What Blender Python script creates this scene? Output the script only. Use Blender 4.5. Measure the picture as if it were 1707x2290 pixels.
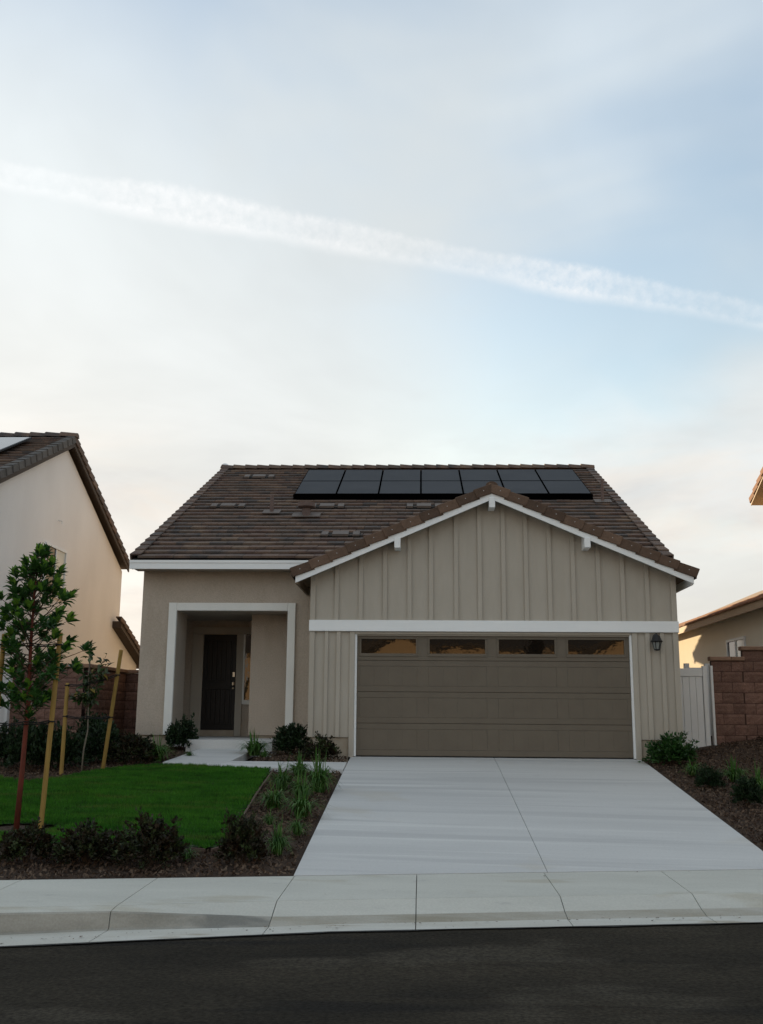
import bpy, math, random
import numpy as np
from mathutils import Matrix, Vector
random.seed(7); rng = np.random.default_rng(7)
R = math.radians
scene = bpy.context.scene
for o in list(bpy.data.objects): bpy.data.objects.remove(o)
COL = scene.collection

# ------------------------------------------------------------------ camera
cam = bpy.data.cameras.new('camera'); camo = bpy.data.objects.new('camera', cam); COL.objects.link(camo)
pit, yaw, rol = .199, .0402, .0079
fw = Vector((-math.sin(yaw)*math.cos(pit), math.cos(yaw)*math.cos(pit), math.sin(pit)))
rt = Vector((math.cos(yaw), math.sin(yaw), 0)); up = rt.cross(fw)
rt2 = rt*math.cos(rol)+up*math.sin(rol); up2 = -rt*math.sin(rol)+up*math.cos(rol)
m = Matrix((rt2, up2, -fw)).transposed().to_4x4(); m.translation = Vector((-1.2824, -18.4911, .6921))
camo.matrix_world = m
cam.sensor_fit = 'VERTICAL'; cam.sensor_height = 36; cam.lens = 36*2270.681/2290
cam.clip_start = .1; cam.clip_end = 3000
scene.camera = camo

# ------------------------------------------------------------------ sky, sun, exposure
SUN_AZ, SUN_EL = R(25), R(9.4)          # sun stands low behind the house, to the left
sund = Vector((-math.cos(SUN_EL)*math.sin(SUN_AZ), math.cos(SUN_EL)*math.cos(SUN_AZ), math.sin(SUN_EL)))
world = bpy.data.worlds.new('World'); scene.world = world; world.use_nodes = True
nt = world.node_tree; nt.nodes.clear()
def N(t, tree=None, **k):
    n = (tree or nt).nodes.new(t)
    for a, b in k.items(): setattr(n, a, b)
    return n
def VM(op, a, b=None, c=None):
    n = N('ShaderNodeVectorMath', operation=op)
    for i, v in enumerate((a, b, c)):
        if v is None: continue
        if hasattr(v, 'is_linked'): nt.links.new(v, n.inputs[i])
        elif op == 'SCALE' and i == 1: n.inputs['Scale'].default_value = v
        else: n.inputs[i].default_value = v
    return n.outputs['Value'] if op in ('DOT_PRODUCT', 'LENGTH') else n.outputs[0]
def FM(op, a, b=None, c=None, clamp=False):
    n = N('ShaderNodeMath', operation=op); n.use_clamp = clamp
    for i, v in enumerate((a, b, c)):
        if v is None: continue
        if hasattr(v, 'is_linked'): nt.links.new(v, n.inputs[i])
        else: n.inputs[i].default_value = v
    return n.outputs[0]
def MAPR(v, a, b, c, d, smooth=True):
    n = N('ShaderNodeMapRange'); n.interpolation_type = 'SMOOTHSTEP' if smooth else 'LINEAR'
    nt.links.new(v, n.inputs[0])
    for i, q in enumerate((a, b, c, d)): n.inputs[i+1].default_value = q
    return n.outputs[0]
def MIXC(f, a, b, tree=None):
    t = tree or nt; n = t.nodes.new('ShaderNodeMix'); n.data_type = 'RGBA'
    for s, v in ((n.inputs[0], f), (n.inputs[6], a), (n.inputs[7], b)):
        if hasattr(v, 'is_linked'): t.links.new(v, s)
        else: s.default_value = v
    return n.outputs[2]
SKY_S = .13
sky = N('ShaderNodeTexSky', sky_type='NISHITA'); sky.sun_disc = False
sky.sun_elevation = SUN_EL; sky.sun_rotation = -SUN_AZ
sky.air_density = 1.4; sky.dust_density = 1.0; sky.ozone_density = 1.5
tc = N('ShaderNodeTexCoord'); D = VM('NORMALIZE', tc.outputs['Generated'])
sep = N('ShaderNodeSeparateXYZ'); nt.links.new(D, sep.inputs[0])
dz = sep.outputs['Z']; dzc = FM('MAXIMUM', dz, 0.0)
# flat-layer cloud coordinates (a layer overhead seen in perspective)
inv = FM('DIVIDE', 1.0, FM('ADD', dzc, .12))
P = VM('SCALE', D, None); nt.links.new(inv, P.node.inputs['Scale'])
def noise(vec, scale, detail=5, rough=.55, off=(0, 0, 0), sc=(1, 1, 1), dist=0.0):
    mp = N('ShaderNodeMapping'); nt.links.new(vec, mp.inputs[0]); mp.inputs['Location'].default_value = off; mp.inputs['Scale'].default_value = sc
    n = N('ShaderNodeTexNoise'); nt.links.new(mp.outputs[0], n.inputs['Vector'])
    n.inputs['Scale'].default_value = scale; n.inputs['Detail'].default_value = detail; n.inputs['Roughness'].default_value = rough; n.inputs['Distortion'].default_value = dist
    return n.outputs[0]
sdot = FM('MAXIMUM', VM('DOT_PRODUCT', D, tuple(sund)), 0.0)
glow = FM('MULTIPLY', FM('POWER', sdot, 5.0), .05)          # thin cloud scatters forward, round the sun
glow2 = FM('MULTIPLY', FM('POWER', sdot, 40.0), .03)
lowb = FM('MULTIPLY', FM('POWER', FM('SUBTRACT', 1.0, dzc), 3.0), .05)      # the veil thickens towards the horizon all round
bright = FM('ADD', FM('ADD', FM('ADD', glow, glow2), lowb), .53)
bright = FM('MULTIPLY', bright, MAPR(noise(P, 1.1, 5, .55, (5.0, 2.0, 0), (1, .8, .2), .5), .3, .7, .90, 1.08))
warm = FM('ADD', FM('POWER', FM('SUBTRACT', 1.0, dzc), 5.5), FM('MULTIPLY', FM('POWER', sdot, 25.0), .35))
veilc = MIXC(warm, (.925, 1.0, 1.035, 1), (1.09, .995, .86, 1))
veil = VM('SCALE', veilc, None); nt.links.new(FM('DIVIDE', bright, SKY_S), veil.node.inputs['Scale'])
n1 = noise(P, .55, 4, .5, (1.0, 3.4, 0), (1, 1, .2), .4)
n2 = noise(P, 1.5, 4, .5, (.2, 5.0, 0), (1.0, .6, .2), .8)
fac = FM('ADD', FM('MULTIPLY', n1, .9), FM('MULTIPLY', n2, .45))
fac = MAPR(fac, .50, .77, .26, 1.0)
fac = FM('MAXIMUM', fac, MAPR(sdot, .80, .97, 0.0, 1.0))
fac = FM('MAXIMUM', fac, MAPR(dz, .12, .42, .97, 0.0))        # near the horizon one looks through more of the veil
skyb = VM('MULTIPLY', sky.outputs[0], (1.00, 1.08, 1.22))
base = MIXC(fac, skyb, veil)
# contrail: a straight trail high up (a band along a great circle)
d1, d2 = Vector((-.3711, .80451, .46373)), Vector((.3098, .88119, .3571)); cn = d1.cross(d2).normalized()
nz = noise(D, 110, 5, .65, (0, 0, 0), (1, .6, 1)); nz2 = noise(D, 30, 4, .6, (3, 0, 0)); nz3 = noise(D, 4.5, 2, .5, (8, 1, 0))
dist = FM('ADD', VM('DOT_PRODUCT', D, tuple(cn)), FM('MULTIPLY', FM('SUBTRACT', nz, .5), .007))
dist = FM('ADD', dist, FM('MULTIPLY', FM('SUBTRACT', nz2, .5), .005))
dist = FM('DIVIDE', dist, MAPR(nz3, .3, .7, .72, 1.12))
band = FM('MULTIPLY', MAPR(dist, -.0225, -.0125, 0, 1), MAPR(dist, .006, .0185, 1, 0))
strand = FM('ADD', FM('MULTIPLY', MAPR(dist, .001, .008, 0, 1), .14), FM('MULTIPLY', MAPR(dist, -.016, -.004, 1, 0), .10))
core = FM('ADD', FM('ADD', .30, strand), FM('MULTIPLY', FM('SUBTRACT', nz, .5), 1.0))
core = FM('MULTIPLY', core, MAPR(nz3, .3, .65, .50, 1.2))
band = FM('MULTIPLY', band, FM('MAXIMUM', core, .08), clamp=True)
trailc = VM('SCALE', (1.0, 1.0, 1.0), None); nt.links.new(FM('DIVIDE', FM('ADD', bright, .15), SKY_S), trailc.node.inputs['Scale'])
base = MIXC(band, base, trailc)
# low cumulus wisps near the horizon
nlow = noise(D, 4.0, 6, .58, (1.2, .3, 0), (1, 1, 3.2), .6)
nsh = noise(D, 5.5, 5, .55, (4.0, 2.0, 1.0), (1, 1, 2.6), .5)
lowm = FM('MULTIPLY', MAPR(nlow, .42, .64, .1, .85), FM('MULTIPLY', MAPR(dz, .17, .30, 1, 0), MAPR(dz, -.02, .03, 0, 1)))
shade = MAPR(nsh, .36, .64, 0, 1)
lowt = MIXC(shade, (.78, .77, .77, 1), (1.10, .985, .87, 1))
lowc = VM('SCALE', lowt, None); nt.links.new(FM('DIVIDE', bright, SKY_S), lowc.node.inputs['Scale'])
base = MIXC(lowm, base, lowc)
bg = N('ShaderNodeBackground'); nt.links.new(base, bg.inputs[0]); bg.inputs[1].default_value = SKY_S
wo = N('ShaderNodeOutputWorld'); nt.links.new(bg.outputs[0], wo.inputs[0])

sl = bpy.data.lights.new('sun', 'SUN'); sl.energy = 5.0; sl.angle = R(.6); sl.color = (1, .76, .46)
so = bpy.data.objects.new('sun', sl); COL.objects.link(so); so.location = (-30, 60, 30)
so.rotation_euler = sund.to_track_quat('Z', 'Y').to_euler()
vs = scene.view_settings; vs.view_transform = 'Standard'; vs.look = 'None'; vs.exposure = 0.6; vs.gamma = 1.0; vs.use_curve_mapping = False
scene.cycles.max_bounces = 6; scene.cycles.diffuse_bounces = 2; scene.cycles.use_denoising = True

# ------------------------------------------------------------------ materials
def lin(c):
    return tuple((x/255/12.92 if x/255 <= .04045 else ((x/255+.055)/1.055)**2.4) for x in c)+(1,)
MATS = {}
def mat(name, a, b=None, scale=3., detail=5., stretch=(1, 1, 1), rough=.8, rough2=None, bump=0., bscale=80., bstretch=(1, 1, 1),
        rand=None, spec=.35, metal=0., fine=0., fscale=150., spots=None, ramp=None, trans=0., lo=.35, hi=.65, tint=None):
    """a,b linear colours mixed by noise; rand: brightness jitter per object/island; ramp: colours picked per piece"""
    mt = bpy.data.materials.new(name); mt.use_nodes = True; t = mt.node_tree; t.nodes.clear()
    L = t.links.new
    out = t.nodes.new('ShaderNodeOutputMaterial'); p = t.nodes.new('ShaderNodeBsdfPrincipled'); L(p.outputs[0], out.inputs[0])
    g = t.nodes.new('ShaderNodeNewGeometry')
    def nz(scale, detail, st):
        mp = t.nodes.new('ShaderNodeMapping'); L(g.outputs['Position'], mp.inputs[0]); mp.inputs['Scale'].default_value = st
        n = t.nodes.new('ShaderNodeTexNoise'); L(mp.outputs[0], n.inputs['Vector']); n.inputs['Scale'].default_value = scale; n.inputs['Detail'].default_value = detail; n.inputs['Roughness'].default_value = .6
        return n.outputs[0]
    def mr(v, a0, b0, c0, d0):
        n = t.nodes.new('ShaderNodeMapRange'); L(v, n.inputs[0])
        for i, q in enumerate((a0, b0, c0, d0)): n.inputs[i+1].default_value = q
        return n.outputs[0]
    def mix(f, x, y, mode='MIX'):
        n = t.nodes.new('ShaderNodeMix'); n.data_type = 'RGBA'; n.blend_type = mode
        for s, v in ((n.inputs[0], f), (n.inputs[6], x), (n.inputs[7], y)):
            if hasattr(v, 'is_linked'): L(v, s)
            else: s.default_value = v
        return n.outputs[2]
    c4 = lambda c: tuple(c)+(1,) if len(c) == 3 else c
    col = None
    if ramp or rand:
        oi = t.nodes.new('ShaderNodeObjectInfo')
        ad = t.nodes.new('ShaderNodeMath'); ad.operation = 'ADD'; L(oi.outputs['Random'], ad.inputs[0]); L(g.outputs['Random Per Island'], ad.inputs[1])
        fr = t.nodes.new('ShaderNodeMath'); fr.operation = 'FRACT'; L(ad.outputs[0], fr.inputs[0]); rv = fr.outputs[0]
    if ramp:
        # runs of like-coloured pieces: blend the piece's own random with a slow noise
        nn = mr(nz(.9, 2, (1, 1, 1)), .3, .7, 0, 1)
        bl = t.nodes.new('ShaderNodeMath'); bl.operation = 'MULTIPLY_ADD'; L(rv, bl.inputs[0]); bl.inputs[1].default_value = .62
        sc2 = t.nodes.new('ShaderNodeMath'); sc2.operation = 'MULTIPLY'; L(nn, sc2.inputs[0]); sc2.inputs[1].default_value = .38; L(sc2.outputs[0], bl.inputs[2])
        cr = t.nodes.new('ShaderNodeValToRGB'); L(bl.outputs[0], cr.inputs[0]); e = cr.color_ramp.elements
        for i, c in enumerate(ramp):
            pos = i/(len(ramp)-1)
            el = e[0] if i == 0 else (e[len(e)-1] if i == len(ramp)-1 else e.new(pos))
            el.position = pos; el.color = c4(c)
        col = cr.outputs[0]
        if b is not None: col = mix(mr(nz(scale, detail, stretch), lo, hi, 0, .35), col, c4(b))
    elif b is not None: col = mix(mr(nz(scale, detail, stretch), lo, hi, 0, 1), c4(a), c4(b))
    else:
        rgb = t.nodes.new('ShaderNodeRGB'); rgb.outputs[0].default_value = c4(a); col = rgb.outputs[0]
    if spots:                                            # (colour, scale, threshold, amount, stretch)
        for sc_, ss, th, am, st in spots:
            col = mix(mr(nz(ss, 3, st), th, th+.08, 0, am), col, c4(sc_))
    if fine: 
        f = mr(nz(fscale, 2, (1, 1, 1)), .25, .75, 1-fine, 1+fine)
        cb = t.nodes.new('ShaderNodeCombineXYZ'); [L(f, cb.inputs[i]) for i in range(3)]
        col = mix(1.0, col, cb.outputs[0], 'MULTIPLY')
    if rand:
        f = mr(rv, 0, 1, 1-rand, 1+rand)
        cb = t.nodes.new('ShaderNodeCombineXYZ'); [L(f, cb.inputs[i]) for i in range(3)]
        col = mix(1.0, col, cb.outputs[0], 'MULTIPLY')
    L(col, p.inputs['Base Color'])
    p.inputs['Roughness'].default_value = rough; p.inputs['Metallic'].default_value = metal
    if rough2 is not None: L(mr(nz(scale*1.7, 4, stretch), .35, .65, rough, rough2), p.inputs['Roughness'])
    p.inputs['Specular IOR Level'].default_value = spec
    if bump:
        bn = t.nodes.new('ShaderNodeBump'); bn.inputs['Strength'].default_value = min(1, bump); bn.inputs['Distance'].default_value = .01*max(1, bump)
        L(nz(bscale, 4, bstretch), bn.inputs['Height']); L(bn.outputs[0], p.inputs['Normal'])
    if trans:
        tr = t.nodes.new('ShaderNodeBsdfTranslucent'); L(col, tr.inputs[0]); mx = t.nodes.new('ShaderNodeMixShader'); mx.inputs[0].default_value = trans
        L(p.outputs[0], mx.inputs[1]); L(tr.outputs[0], mx.inputs[2]); L(mx.outputs[0], out.inputs[0])
    MATS[name] = mt
    return mt
mat('stucco', (.45, .385, .315), (.49, .42, .348), 1.2, 6, spots=[((.40, .335, .265), 1.6, .58, .5, (1, 1, .3))], rough=.95, bump=.8, bscale=45, fine=.11, fscale=42)
mat('stucco_trim', (.78, .78, .74), (.83, .83, .79), 2, rough=.9, bump=.35, bscale=55)
mat('foundation', (.42, .36, .28), (.34, .28, .21), 4, rough=.95, bump=.3, bscale=40)
mat('siding', (.425, .385, .322), (.455, .415, .352), 6, stretch=(1, 1, .25), rough=.75, bump=.15, bscale=30, bstretch=(6, 6, .6), fine=.04, fscale=60)
mat('white_paint', (.88, .90, .90), (.84, .86, .86), 3, stretch=(.3, 1, 3), rough=.6, bump=.08, bscale=20, bstretch=(1, 4, 8))
mat('garage_paint', (.150, .126, .095), (.138, .115, .087), 3, rough=.55, bump=.10, bscale=30, bstretch=(8, 8, .7), spec=.3)
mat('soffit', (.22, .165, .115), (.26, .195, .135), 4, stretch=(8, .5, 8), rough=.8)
mat('underlay', (.02, .018, .016), rough=.9)
TILE = [(q[0]*1.5, q[1]*1.42, q[2]*1.34) for q in [(.030, .029, .030), (.075, .058, .048), (.105, .075, .060), (.042, .040, .041), (.12, .082, .062), (.070, .046, .040), (.135, .098, .072), (.055, .050, .048)]]
mat('roof_tile', (0, 0, 0), (.085, .075, .068), 14, stretch=(8, 1, 1), rough=.85, ramp=TILE, fine=.25, fscale=40, bump=.3, bscale=60)
mat('rake_tile', (.105, .066, .045), (.14, .09, .062), 5, rough=.85, rand=.32, fine=.2, fscale=45, bump=.35, bscale=45)
mat('rake_tile_grey', (.085, .078, .072), (.12, .11, .10), 5, rough=.85, rand=.2, fine=.2, fscale=45, bump=.35, bscale=45)
mat('rake_tile_red', (.26, .115, .06), (.32, .15, .08), 5, rough=.85, rand=.2, fine=.2, fscale=45, bump=.35, bscale=45)
mat('vent_metal', (.115, .075, .065), (.14, .095, .08), 6, rough=.6)
mat('vent_pale', (.15, .122, .105), (.125, .10, .087), 6, rough=.7)
mat('nail', (.5, .5, .5), rough=.4, metal=.6)
mat('panel_glass', (.054, .058, .065), (.062, .066, .073), 1.2, rough=.5, spec=.014)
mat('array_black', (.002, .002, .002), rough=.9, spec=.0)
mat('panel_glass_sky', (.05, .06, .075), rough=.12, spec=.55)
mat('black_metal', (.012, .012, .013), rough=.45, spec=.4)
mat('window_glass', (.004, .005, .005), rough=.03, spec=.8, bump=.16, bscale=1.5)
mat('window_glass_painted_sky', (.55, .58, .54), rough=.08, spec=.8)  # sky reflection in the panes painted in as a pale base colour
mat('concrete', (.60, .60, .585), (.53, .53, .52), 1.1, 6, stretch=(.22, 1.6, 1), rough=.9, bump=.12, bscale=60, bstretch=(.3, 3, 1), fine=.05, fscale=45,
    spots=[((.47, .47, .465), 1.7, .52, .65, (.07, 1.3, 1)), ((.66, .66, .64), 2.3, .58, .6, (.05, 1.8, 1)), ((.50, .47, .41), .9, .62, .5, (.6, .8, 1)), ((.40, .39, .37), 6, .70, .35, (.8, .8, 1))])
mat('concrete_walk', (.56, .555, .50), (.50, .495, .445), 1.7, 6, stretch=(.4, 1.2, 1), rough=.92, bump=.12, bscale=50, fine=.07, fscale=50,
    spots=[((.42, .385, .30), 1.4, .57, .55, (.5, 1.2, 1)), ((.36, .355, .34), 4.5, .66, .45, (.6, 1.2, 1))])
mat('concrete_kerb', (.40, .385, .34), (.26, .25, .215), 2.2, 6, stretch=(.5, 1, 1.6), rough=.92, bump=.15, bscale=50, fine=.09, fscale=60, spots=[((.16, .16, .145), 1.9, .57, .75, (.5, 1, 1.2))])
mat('concrete_lip', (.30, .275, .215), (.46, .445, .40), 2.2, 6, stretch=(.35, 1, 1.6), rough=.92, bump=.12, bscale=50, fine=.08, fscale=60)
mat('concrete_gutter', (.57, .565, .52), (.50, .485, .43), 2.2, 6, stretch=(.4, 1.4, 1), rough=.92, bump=.12, bscale=60, fine=.08, fscale=60, spots=[((.30, .24, .16), 2.6, .64, .6, (.5, 1.5, 1))])
mat('joint', (.20, .185, .16), rough=.95)
mat('asphalt', (.022, .0192, .0148), (.042, .0355, .026), .9, 8, stretch=(.5, 1.2, 1), rough=.9, bump=.9, bscale=60, fine=.55, fscale=34,
    spots=[((.015, .014, .013), 1.0, .56, .75, (.22, 1.6, 1)), ((.070, .061, .047), .8, .55, .5, (.6, 1.4, 1)), ((.026, .015, .009), 3.1, .70, .8, (.6, 2, 1)), ((.08, .075, .068), 30, .74, .8, (1, 1, 1))], spec=.08)
mat('asphalt_seal', (.012, .012, .012), (.022, .021, .02), 9, rough=.7, bump=.8, bscale=60)
mat('mulch', (.038, .023, .015), (.062, .038, .025), 7, 6, rough=.95, bump=1.5, bscale=28, fine=.45, fscale=40)
mat('bark_chip', (.10, .062, .040), None, rough=.95, ramp=[(.022, .013, .009), (.052, .031, .021), (.085, .053, .035), (.15, .105, .072), (.035, .021, .014)])
mat('earth', (.11, .095, .07), (.15, .13, .10), .3, rough=.95)
mat('turf', (.010, .030, .005), (.016, .042, .006), 3, rough=.95)
mat('grass_blade', (.026, .125, .007), (.065, .215, .016), 2.2, 8, stretch=(.7, 2.6, 1), rough=.55, rand=.45, lo=.38, hi=.62, trans=.15, spec=.2, spots=[((.11, .16, .028), 1.9, .56, .7, (.5, 2.0, 1)), ((.007, .034, .003), 4, .57, .75, (.6, 2.2, 1))])
mat('strap_leaf', (.032, .105, .017), (.095, .195, .042), 9, rough=.45, rand=.3, trans=.25, spec=.3)
mat('strap_leaf_dry', (.12, .15, .040), (.07, .13, .03), 9, rough=.5, rand=.3, trans=.2)
mat('shrub_dark', (.009, .022, .008), (.022, .046, .016), 7, rough=.5, rand=.4, trans=.15, spec=.25)
mat('shrub_red', (.013, .022, .009), (.036, .019, .010), 8, rough=.5, rand=.4, trans=.15, spec=.25, spots=[((.05, .075, .025), 9, .52, .9, (1, 1, 1))])
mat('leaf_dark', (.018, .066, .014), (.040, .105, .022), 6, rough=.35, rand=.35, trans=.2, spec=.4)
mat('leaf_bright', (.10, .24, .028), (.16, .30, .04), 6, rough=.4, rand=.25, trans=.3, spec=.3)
mat('leaf_olive', (.035, .060, .024), (.07, .095, .035), 6, rough=.4, rand=.35, trans=.25, spec=.4)
mat('leaf_gold', (.30, .20, .04), (.22, .20, .05), 6, rough=.5, rand=.2, trans=.3)
mat('trunk_red', (.17, .032, .016), (.095, .026, .015), 10, stretch=(2, 2, .5), rough=.75, bump=.4, bscale=40)
mat('trunk_grey', (.20, .17, .13), (.13, .11, .085), 12, rough=.85)
mat('twig', (.07, .045, .028), (.05, .035, .022), 12, rough=.85)
mat('stake_wood', (.36, .235, .06), (.27, .165, .045), 6, stretch=(4, 4, .4), rough=.75, spots=[((.10, .055, .03), 5, .70, .8, (1, 1, .8))])
mat('rubber', (.008, .008, .008), rough=.6)
mat('block', (.215, .125, .095), (.165, .092, .072), 6, 6, rough=.95, rand=.2, bump=1.6, bscale=30, fine=.2, fscale=50)
mat('block_cap', (.28, .175, .12), (.23, .14, .095), 6, rough=.95, rand=.12, bump=.5, bscale=40)
mat('mortar', (.06, .035, .028), rough=.95)
mat('vinyl', (.82, .82, .81), (.77, .77, .76), 2, rough=.45)
mat('door_dark', (.010, .008, .007), (.014, .011, .009), 5, stretch=(6, 6, .5), rough=.5, bump=.1, bscale=30, bstretch=(6, 6, .5))
mat('brass', (.55, .48, .38), rough=.3, metal=1.)
mat('lantern_glass', (.24, .26, .25), rough=.25, spec=.5)
mat('nb_stucco', (.78, .745, .71), (.84, .805, .77), .9, 6, stretch=(1, 1, .5), rough=.95, bump=.5, bscale=50, fine=.06, fscale=80)
mat('nb_stucco_yellow', (.78, .71, .58), (.82, .75, .62), .9, 6, rough=.95, bump=.5, bscale=50)
mat('nb_stucco_tan', (.50, .34, .20), (.46, .31, .18), .9, 6, rough=.95)
mat('brown_paint', (.05, .034, .024), (.065, .045, .03), 5, rough=.7)
mat('tan_paint', (.38, .26, .16), (.42, .29, .18), 5, rough=.7)
mat('sensor_white', (.75, .75, .73), rough=.5)
mat('edging', (.15, .10, .075), (.10, .065, .05), 6, rough=.8)
M_ = MATS

# ------------------------------------------------------------------ mesh helpers
WL = {}                     # world location of each object's origin
class MB:
    def __init__(s): s.v = []; s.f = []; s.m = []
    def add(s, vs, fs, mi=0):
        n = len(s.v); s.v += [tuple(map(float, q)) for q in vs]; s.f += [tuple(n+i for i in f) for f in fs]; s.m += [mi]*len(fs); return s
    def hexa(s, p, mi=0):   # p: 4 bottom (ccw from above) then 4 top
        return s.add(p, [(3, 2, 1, 0), (4, 5, 6, 7), (0, 1, 5, 4), (1, 2, 6, 5), (2, 3, 7, 6), (3, 0, 4, 7)], mi)
    def box(s, x0, x1, y0, y1, z0, z1, mi=0):
        return s.hexa([(x0, y0, z0), (x1, y0, z0), (x1, y1, z0), (x0, y1, z0), (x0, y0, z1), (x1, y0, z1), (x1, y1, z1), (x0, y1, z1)], mi)
    def bbox(s, x0, x1, y0, y1, z0, z1, b=.006, mi=0):     # box with chamfered front (-y) edges
        vs = [(x0, y1, z0), (x1, y1, z0), (x1, y1, z1), (x0, y1, z1), (x0, y0+b, z0), (x1, y0+b, z0), (x1, y0+b, z1), (x0, y0+b, z1),
              (x0+b, y0, z0+b), (x1-b, y0, z0+b), (x1-b, y0, z1-b), (x0+b, y0, z1-b)]
        return s.add(vs, [(0, 3, 2, 1), (0, 1, 5, 4), (1, 2, 6, 5), (2, 3, 7, 6), (3, 0, 4, 7), (4, 5, 9, 8), (5, 6, 10, 9), (6, 7, 11, 10), (7, 4, 8, 11), (8, 9, 10, 11)], mi)
    def prism(s, poly, axis, a, b, mi=0):                  # poly 2-D; axis 'y': (x,z); 'x': (y,z); 'z': (x,y)
        f = {'y': lambda p, q: (p[0], q, p[1]), 'x': lambda p, q: (q, p[0], p[1]), 'z': lambda p, q: (p[0], p[1], q)}[axis]
        n = len(poly); vs = [f(p, a) for p in poly]+[f(p, b) for p in poly]
        fs = [tuple(range(n-1, -1, -1)), tuple(range(n, 2*n))]+[(i, (i+1) % n, n+(i+1) % n, n+i) for i in range(n)]
        return s.add(vs, fs, mi)
    def tube(s, pts, rad, n=8, mi=0, cap=True):
        pts = [Vector(p) for p in pts]; rad = rad if hasattr(rad, '__len__') else [rad]*len(pts); vs = []; fs = []
        for i, p in enumerate(pts):
            t = (pts[min(i+1, len(pts)-1)]-pts[max(i-1, 0)]).normalized(); a = t.orthogonal().normalized() if abs(t.z) > .95 else t.cross(Vector((0, 0, 1))).normalized(); b = t.cross(a)
            for k in range(n): q = p+(a*math.cos(2*math.pi*k/n)+b*math.sin(2*math.pi*k/n))*rad[i]; vs.append(q)
        for i in range(len(pts)-1):
            for k in range(n): fs.append((i*n+k, i*n+(k+1) % n, (i+1)*n+(k+1) % n, (i+1)*n+k))
        if cap: fs += [tuple(range(n-1, -1, -1)), tuple((len(pts)-1)*n+k for k in range(n))]
        return s.add(vs, fs, mi)
    def lathe(s, prof, c, n=12, mi=0):                     # prof [(r,z)], c centre
        vs = [(c[0]+r*math.cos(2*math.pi*k/n), c[1]+r*math.sin(2*math.pi*k/n), c[2]+z) for r, z in prof for k in range(n)]
        fs = [(i*n+k, i*n+(k+1) % n, (i+1)*n+(k+1) % n, (i+1)*n+k) for i in range(len(prof)-1) for k in range(n)]
        fs += [tuple(range(n-1, -1, -1)), tuple((len(prof)-1)*n+k for k in range(n))]
        return s.add(vs, fs, mi)
    def mesh(s, name, mats, org=(0, 0, 0), smooth=False):
        me = bpy.data.meshes.new(name); o = org
        me.from_pydata([(a-o[0], b-o[1], c-o[2]) for a, b, c in s.v], [], s.f)
        for q in (mats if isinstance(mats, (list, tuple)) else [mats]): me.materials.append(M_[q])
        me.polygons.foreach_set('material_index', s.m)
        if smooth: me.polygons.foreach_set('use_smooth', [True]*len(me.polygons))
        me.update(); return me
    def build(s, name, mats, parent=None, org=None, smooth=False):
        if org is None:
            if parent is not None: org = WL[parent.name]
            else:
                a = np.array(s.v); lo = a.min(0); hi = a.max(0); org = ((lo[0]+hi[0])/2, (lo[1]+hi[1])/2, lo[2])
        return link(name, s.mesh(name, mats, org, smooth), org, parent)
def link(name, me, org, parent=None, rot=None):
    o = bpy.data.objects.new(name, me); COL.objects.link(o)
    pw = WL[parent.name] if parent is not None else (0, 0, 0)
    loc = Vector(org)-Vector(pw)
    if parent is not None: o.parent = parent
    if rot is not None: o.matrix_basis = Matrix.Translation(loc) @ rot.to_4x4()
    else: o.location = loc
    WL[o.name] = tuple(org); return o
def tag(o, label, cat, group=None):
    o['label'] = label; o['category'] = cat
    if group: o['group'] = group
    return o
def thing(name, label, cat, loc=(0, 0, 0), group=None):
    return tag(link(name, None, loc), label, cat, group)
def structure(o): o['kind'] = 'structure'; return o
def stuff(o): o['kind'] = 'stuff'; return o
def basis(u, v, w): return Matrix((Vector(u), Vector(v), Vector(w))).transposed()
def np_mesh(name, verts, faces, mat_, org=(0, 0, 0)):       # big regular meshes: faces (n,k)
    me = bpy.data.meshes.new(name); verts = np.asarray(verts, np.float32)-np.asarray(org, np.float32); faces = np.asarray(faces, np.int32)
    n, k = faces.shape
    me.vertices.add(len(verts)); me.vertices.foreach_set('co', verts.ravel())
    me.loops.add(n*k); me.loops.foreach_set('vertex_index', faces.ravel())
    me.polygons.add(n); me.polygons.foreach_set('loop_start', np.arange(0, n*k, k, dtype=np.int32)); me.polygons.foreach_set('loop_total', np.full(n, k, np.int32))
    me.materials.append(M_[mat_]); me.update(calc_edges=True); return me

# ------------------------------------------------------------------ ground shape
def yb(x): return -7.57+.183*x                     # back edge of the pavement
def hgt(x, y):
    if y >= 0: z = min(.07*y, .1)
    else:
        s = max(0., min(1., (y-yb(x))/(0-yb(x)))); z = -.85*(1-s)
    if x > 3.6: z += .34*min(1, (x-3.6)/1.5)*max(0, min(1, (y+1.2)/2.0))*(.85+.15*math.sin(3*x+2*y))
    return z
ROADZ = -.985
def zflow(x): return -.985 if x > -2 else max(-1.05, -.985+.0225*(x+2))

# big ground sheet to the horizon
b = MB(); b.add([(-900, -900, -1.3), (900, -900, -1.3), (900, 900, -1.3), (-900, 900, -1.3)], [(0, 1, 2, 3)])
structure(b.build('ground', 'earth', org=(0, 0, -1.3)))
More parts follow.
